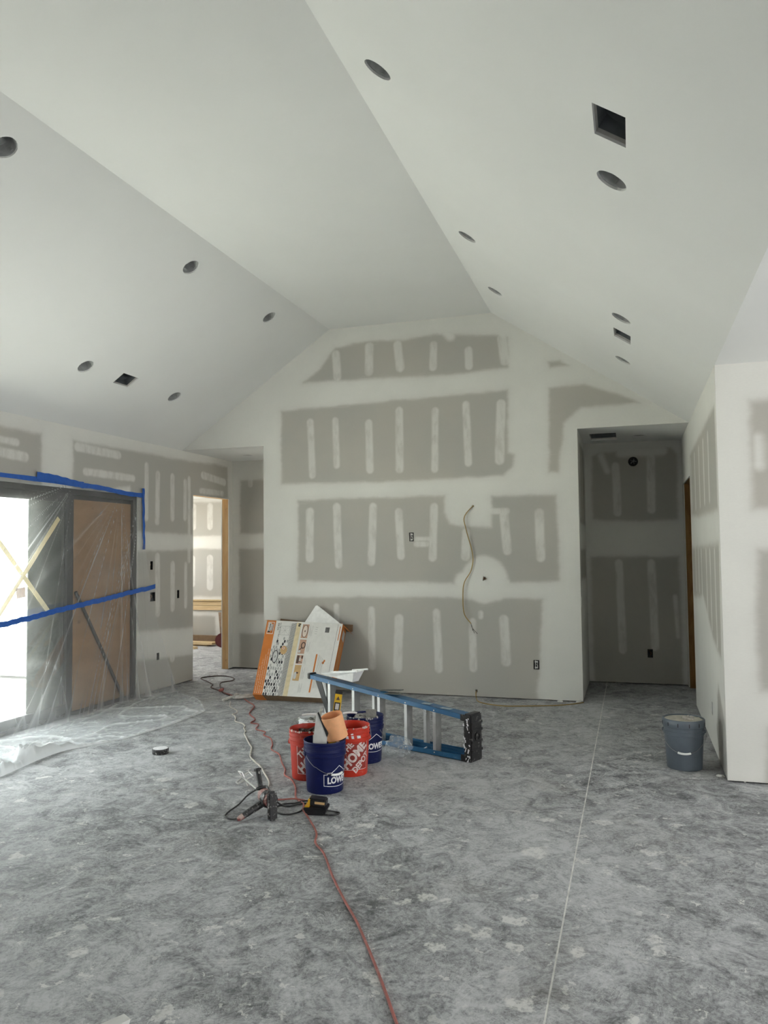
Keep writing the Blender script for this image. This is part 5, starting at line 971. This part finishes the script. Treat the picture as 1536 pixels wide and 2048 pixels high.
cord('charger_cord', [(-2.035, 4.80, .03), (-2.09, 4.86), (-2.13, 4.90), (-2.11, 4.80), (-2.15, 4.72), (-2.22, 4.71), (-2.28, 4.76), (-2.30, 4.82), (-2.28, 4.90), (-2.22, 4.93), (-2.15, 4.98, .012), (-2.08, 5.01), (-2.0, 4.93), (-1.96, 4.88)], .005, 'cordblack', 'thin black cord coiled between the charger and the drill')
red = [(-.72, 2.55), (-.851, 2.772), (-.95, 2.952), (-1.072, 3.166), (-1.234, 3.436), (-1.369, 3.634), (-1.533, 3.889), (-1.69, 4.159), (-1.80, 4.30), (-1.869, 4.473), (-2.053, 4.748), (-2.105, 4.82), (-2.15, 4.93), (-2.254, 5.041), (-2.36, 5.27), (-2.47, 5.435), (-2.56, 5.52), (-2.626, 5.668), (-2.74, 5.85), (-2.866, 6.068), (-3.0, 6.20), (-3.069, 6.364), (-3.184, 6.561), (-3.30, 6.66), (-3.348, 6.782), (-3.48, 6.86), (-3.554, 7.056), (-3.66, 7.10), (-3.693, 7.256), (-3.85, 7.45), (-3.916, 7.578), (-4.02, 7.88), (-4.192, 8.075), (-4.30, 8.20), (-4.404, 8.333), (-4.52, 8.36), (-4.62, 8.43), (-4.72, 8.50), (-4.83, 8.60)]
cord('extension_cord', red, .0065, 'cordred', 'long red extension cord snaking across the floor from the foreground to the hallway')
cord('extension_cord', [(-2.518, 5.107), (-2.55, 5.22), (-2.60, 5.332), (-2.717, 5.501), (-2.855, 5.693), (-2.954, 5.802), (-3.062, 5.932), (-3.141, 6.095), (-3.20, 6.22), (-3.266, 6.31), (-3.397, 6.504), (-3.50, 6.66), (-3.537, 6.752), (-3.61, 6.86), (-3.642, 6.942), (-3.72, 7.04), (-3.841, 7.12), (-3.91, 7.25), (-3.979, 7.354), (-4.04, 7.42), (-4.032, 7.495), (-4.10, 7.62), (-4.251, 7.766), (-4.33, 7.90), (-4.392, 8.023)], .0068, 'cordwhite', 'whitish dusty cord running from the drill towards the hallway')
cord('cord_tail', [(-2.518, 5.107), (-2.46, 5.03), (-2.40, 4.968), (-2.342, 4.972), (-2.238, 4.985, .016), (-2.12, 4.99), (-2.02, 4.96)], .0058, 'cordred', 'short red cord end lying between the drill and the charger')
cord('cord_loop', [(-4.83, 8.60), (-4.965, 8.702), (-5.10, 8.814), (-5.15, 8.92), (-5.195, 9.017), (-5.38, 9.208), (-5.565, 9.369), (-5.618, 9.484), (-5.516, 9.64), (-5.36, 9.67), (-5.182, 9.549), (-5.12, 9.44), (-5.10, 9.345), (-5.159, 9.183), (-5.05, 8.95), (-4.90, 8.72), (-4.80, 8.56), (-4.70, 8.46), (-4.60, 8.38)], .007, 'cordbrown', 'dark brown cord loop lying at the hallway entrance')
b = MB(); b.tube(spline([(-4.87, 8.66, .02), (-4.84, 8.61, .03), (-4.81, 8.58, .025), (-4.85, 8.59, .02), (-4.83, 8.64, .03)], 6), .016, 8); tag(b.build('cord_plug', M['cordred'], loc=(-4.84, 8.62, 0)), 'red plug knot joining the two cords near the hallway', 'plug')
t = thing('glove', 'crumpled grey work glove or rag lying on the cords', 'rag', (-4.44, 8.2, 0)); b = MB()
for k, P in enumerate(([(-4.50, 8.10, .015), (-4.47, 8.18, .03), (-4.44, 8.22, .03), (-4.38, 8.2, .02)], [(-4.44, 8.18, .03), (-4.46, 8.30, .04), (-4.42, 8.34, .02)], [(-4.42, 8.2, .03), (-4.36, 8.28, .035), (-4.27, 8.38, .03), (-4.22, 8.43, .02)], [(-4.42, 8.17, .03), (-4.33, 8.24, .025), (-4.24, 8.34, .02)], [(-4.48, 8.13, .02), (-4.52, 8.08, .012), (-4.49, 8.05, .01)])): b.tube(spline(P, 6), .018, 9, r2=.012)
b.build('cloth', M['rag'], t)
# round tin by the sheet
rt_c = (-3.87, 5.85, 0); t = thing('round_tin', 'small black round tin with a pale dusty top, alone on the floor', 'tin', rt_c)
b = MB(); b.lathe([(0, 0), (.066, 0), (.068, .004), (.068, .020), (.066, .022), (.066, .026), (.069, .028), (.069, .040), (.067, .043), (0, .043)], 36, rt_c); b.build('tin', M['blackp'], t)
b = MB(); b.lathe([(.063, .0435), (.061, .0455), (0, .0465)], 36, rt_c); b.build('dusty_top', M['print_w'], t)
# scrap at the bottom edge and a few fallen crumbs
b = MB(); q = [(-1.86, 2.42, .002), (-1.81, 2.39, .002), (-1.768, 2.480, .004), (-1.81, 2.500, .004)]; b.prism([Vector(p) for p in q], (0, .012, .018)); tag(b.build('paper_scrap', M['inklight'], loc=(-1.8, 2.47, 0), smooth=0), 'pale curled scrap at the bottom left picture edge', 'scrap')
for (x, y, s_), lab in zip(((-.80, YB - .04, .03), (-.60, YB - .05, .034), (.585, 6.36, .03), (.57, 8.50, .03)), ('white compound lump at the foot of the back wall, left of two', 'white compound lump at the right corner of the back wall', 'white compound crumb at the near end of the right wall', 'white compound crumb behind the grey bucket by the right wall')):
    bm = bmesh.new(); bmesh.ops.create_icosphere(bm, subdivisions=2, radius=1)
    for v in bm.verts: k = s_ * rng.uniform(.6, 1.1); v.co = Vector((v.co.x * k * 1.2, v.co.y * k * .7, max(v.co.z, -.3) * k * .6))
    z0 = min(v.co.z for v in bm.verts)
    for v in bm.verts: v.co.z -= z0
    me = bpy.data.meshes.new('compound_lump'); bm.to_mesh(me); bm.free(); me.materials.append(M['mudflat']); tag(link('compound_lump', me, None, Vector((x, y, 0))), lab, 'crumb')

# ---------------------------------------------------------------- back room seen through the doorway
for z, d_, lab in ((.655, .05, 'lower pale timber of the ledge in the back room'), (.745, .05, 'upper pale timber of the ledge in the back room')):
    b = MB(); b.box((-7.3, 13.3 - d_ / 2 - .001, z), (2.9, d_, .085)); tag(b.build('ledge_timber', M['lumber'], loc=(-7.3, 13.27, z), smooth=0, bevel=.003), lab, 'timber')
b = MB(); b.box((-7.3, 13.3 - .05, .800), (2.9, .10, .022)); tag(b.build('ledge_timber', M['lumber'], loc=(-7.3, 13.25, .8), smooth=0, bevel=.003), 'flat pale timber capping the ledge in the back room', 'timber')
t = thing('flattened_carton', 'low brown carton against the far wall of the back room', 'box', (-7.6, 13.05, 0))
b = MB(); b.box((-7.65, 13.10, .075), (1.5, .10, .15), Matrix.Rotation(-.05, 3, 'Z')); b.build('carton_side', M['kraft'], t, smooth=0)
b = MB(); b.prism([Vector(p) for p in ((-7.22, 13.03, .14), (-6.9, 13.03, .10), (-6.92, 12.985, .012), (-7.2, 12.985, .012))], (0, 0, .006)); b.build('carton_flap', M['kraft'], t, smooth=0)
b = MB(); b.box((-7.85, 12.80, .05), (1.1, .19, .04), Matrix.Rotation(-.08, 3, 'Z')); b.box((-7.9, 12.80, .015), (.9, .16, .03), Matrix.Rotation(.05, 3, 'Z')); tag(b.build('lumber_offcut', M['lumber'], loc=(-7.85, 12.83, 0), smooth=0, bevel=.002), 'wide pale plank offcut on the floor of the back room', 'lumber')
b = MB(); b.box((-7.85, 12.42, .02), (.9, .09, .04), Matrix.Rotation(-.28, 3, 'Z')); tag(b.build('lumber_offcut', M['lumber'], loc=(-7.85, 12.42, 0), smooth=0, bevel=.002), 'narrow pale stud offcut lying nearest the doorway in the back room', 'lumber')
b = MB(); b.prism([Vector(p) for p in ((-7.335, 12.94, .60), (-6.98, 12.94, .60), (-6.98, 12.80, .01), (-7.20, 12.80, .01))], (0, .012, 0)); tag(b.build('leaning_board', M['plywood'], loc=(-7.1, 12.85, 0), smooth=0), 'brown board leaning beside the doorway stud in the back room', 'board')
b = MB(); b.lathe([(0, -.002), (.13, -.002), (.13, .002), (0, .002)], 36, (-7.06, 12.60, .131), (.6, -.8, 0)); tag(b.build('saw_blade', M['darkred'], loc=(-7.06, 12.60, 0)), 'dark red round disc half hidden by the doorway stud', 'saw blade')

# small marks and crumbs too fine to pick apart stay joined as one part
for o in SC.objects:
    if o.parent and o.type == 'MESH' and o.name.split('.')[0] in ('splash', 'drip', 'plaster_splash', 'mud_crumb', 'printed_pebble', 'pry_slot', 'mud_clump', 'barcode', 'lettering', 'rivet'): o['kind'] = 'stuff'
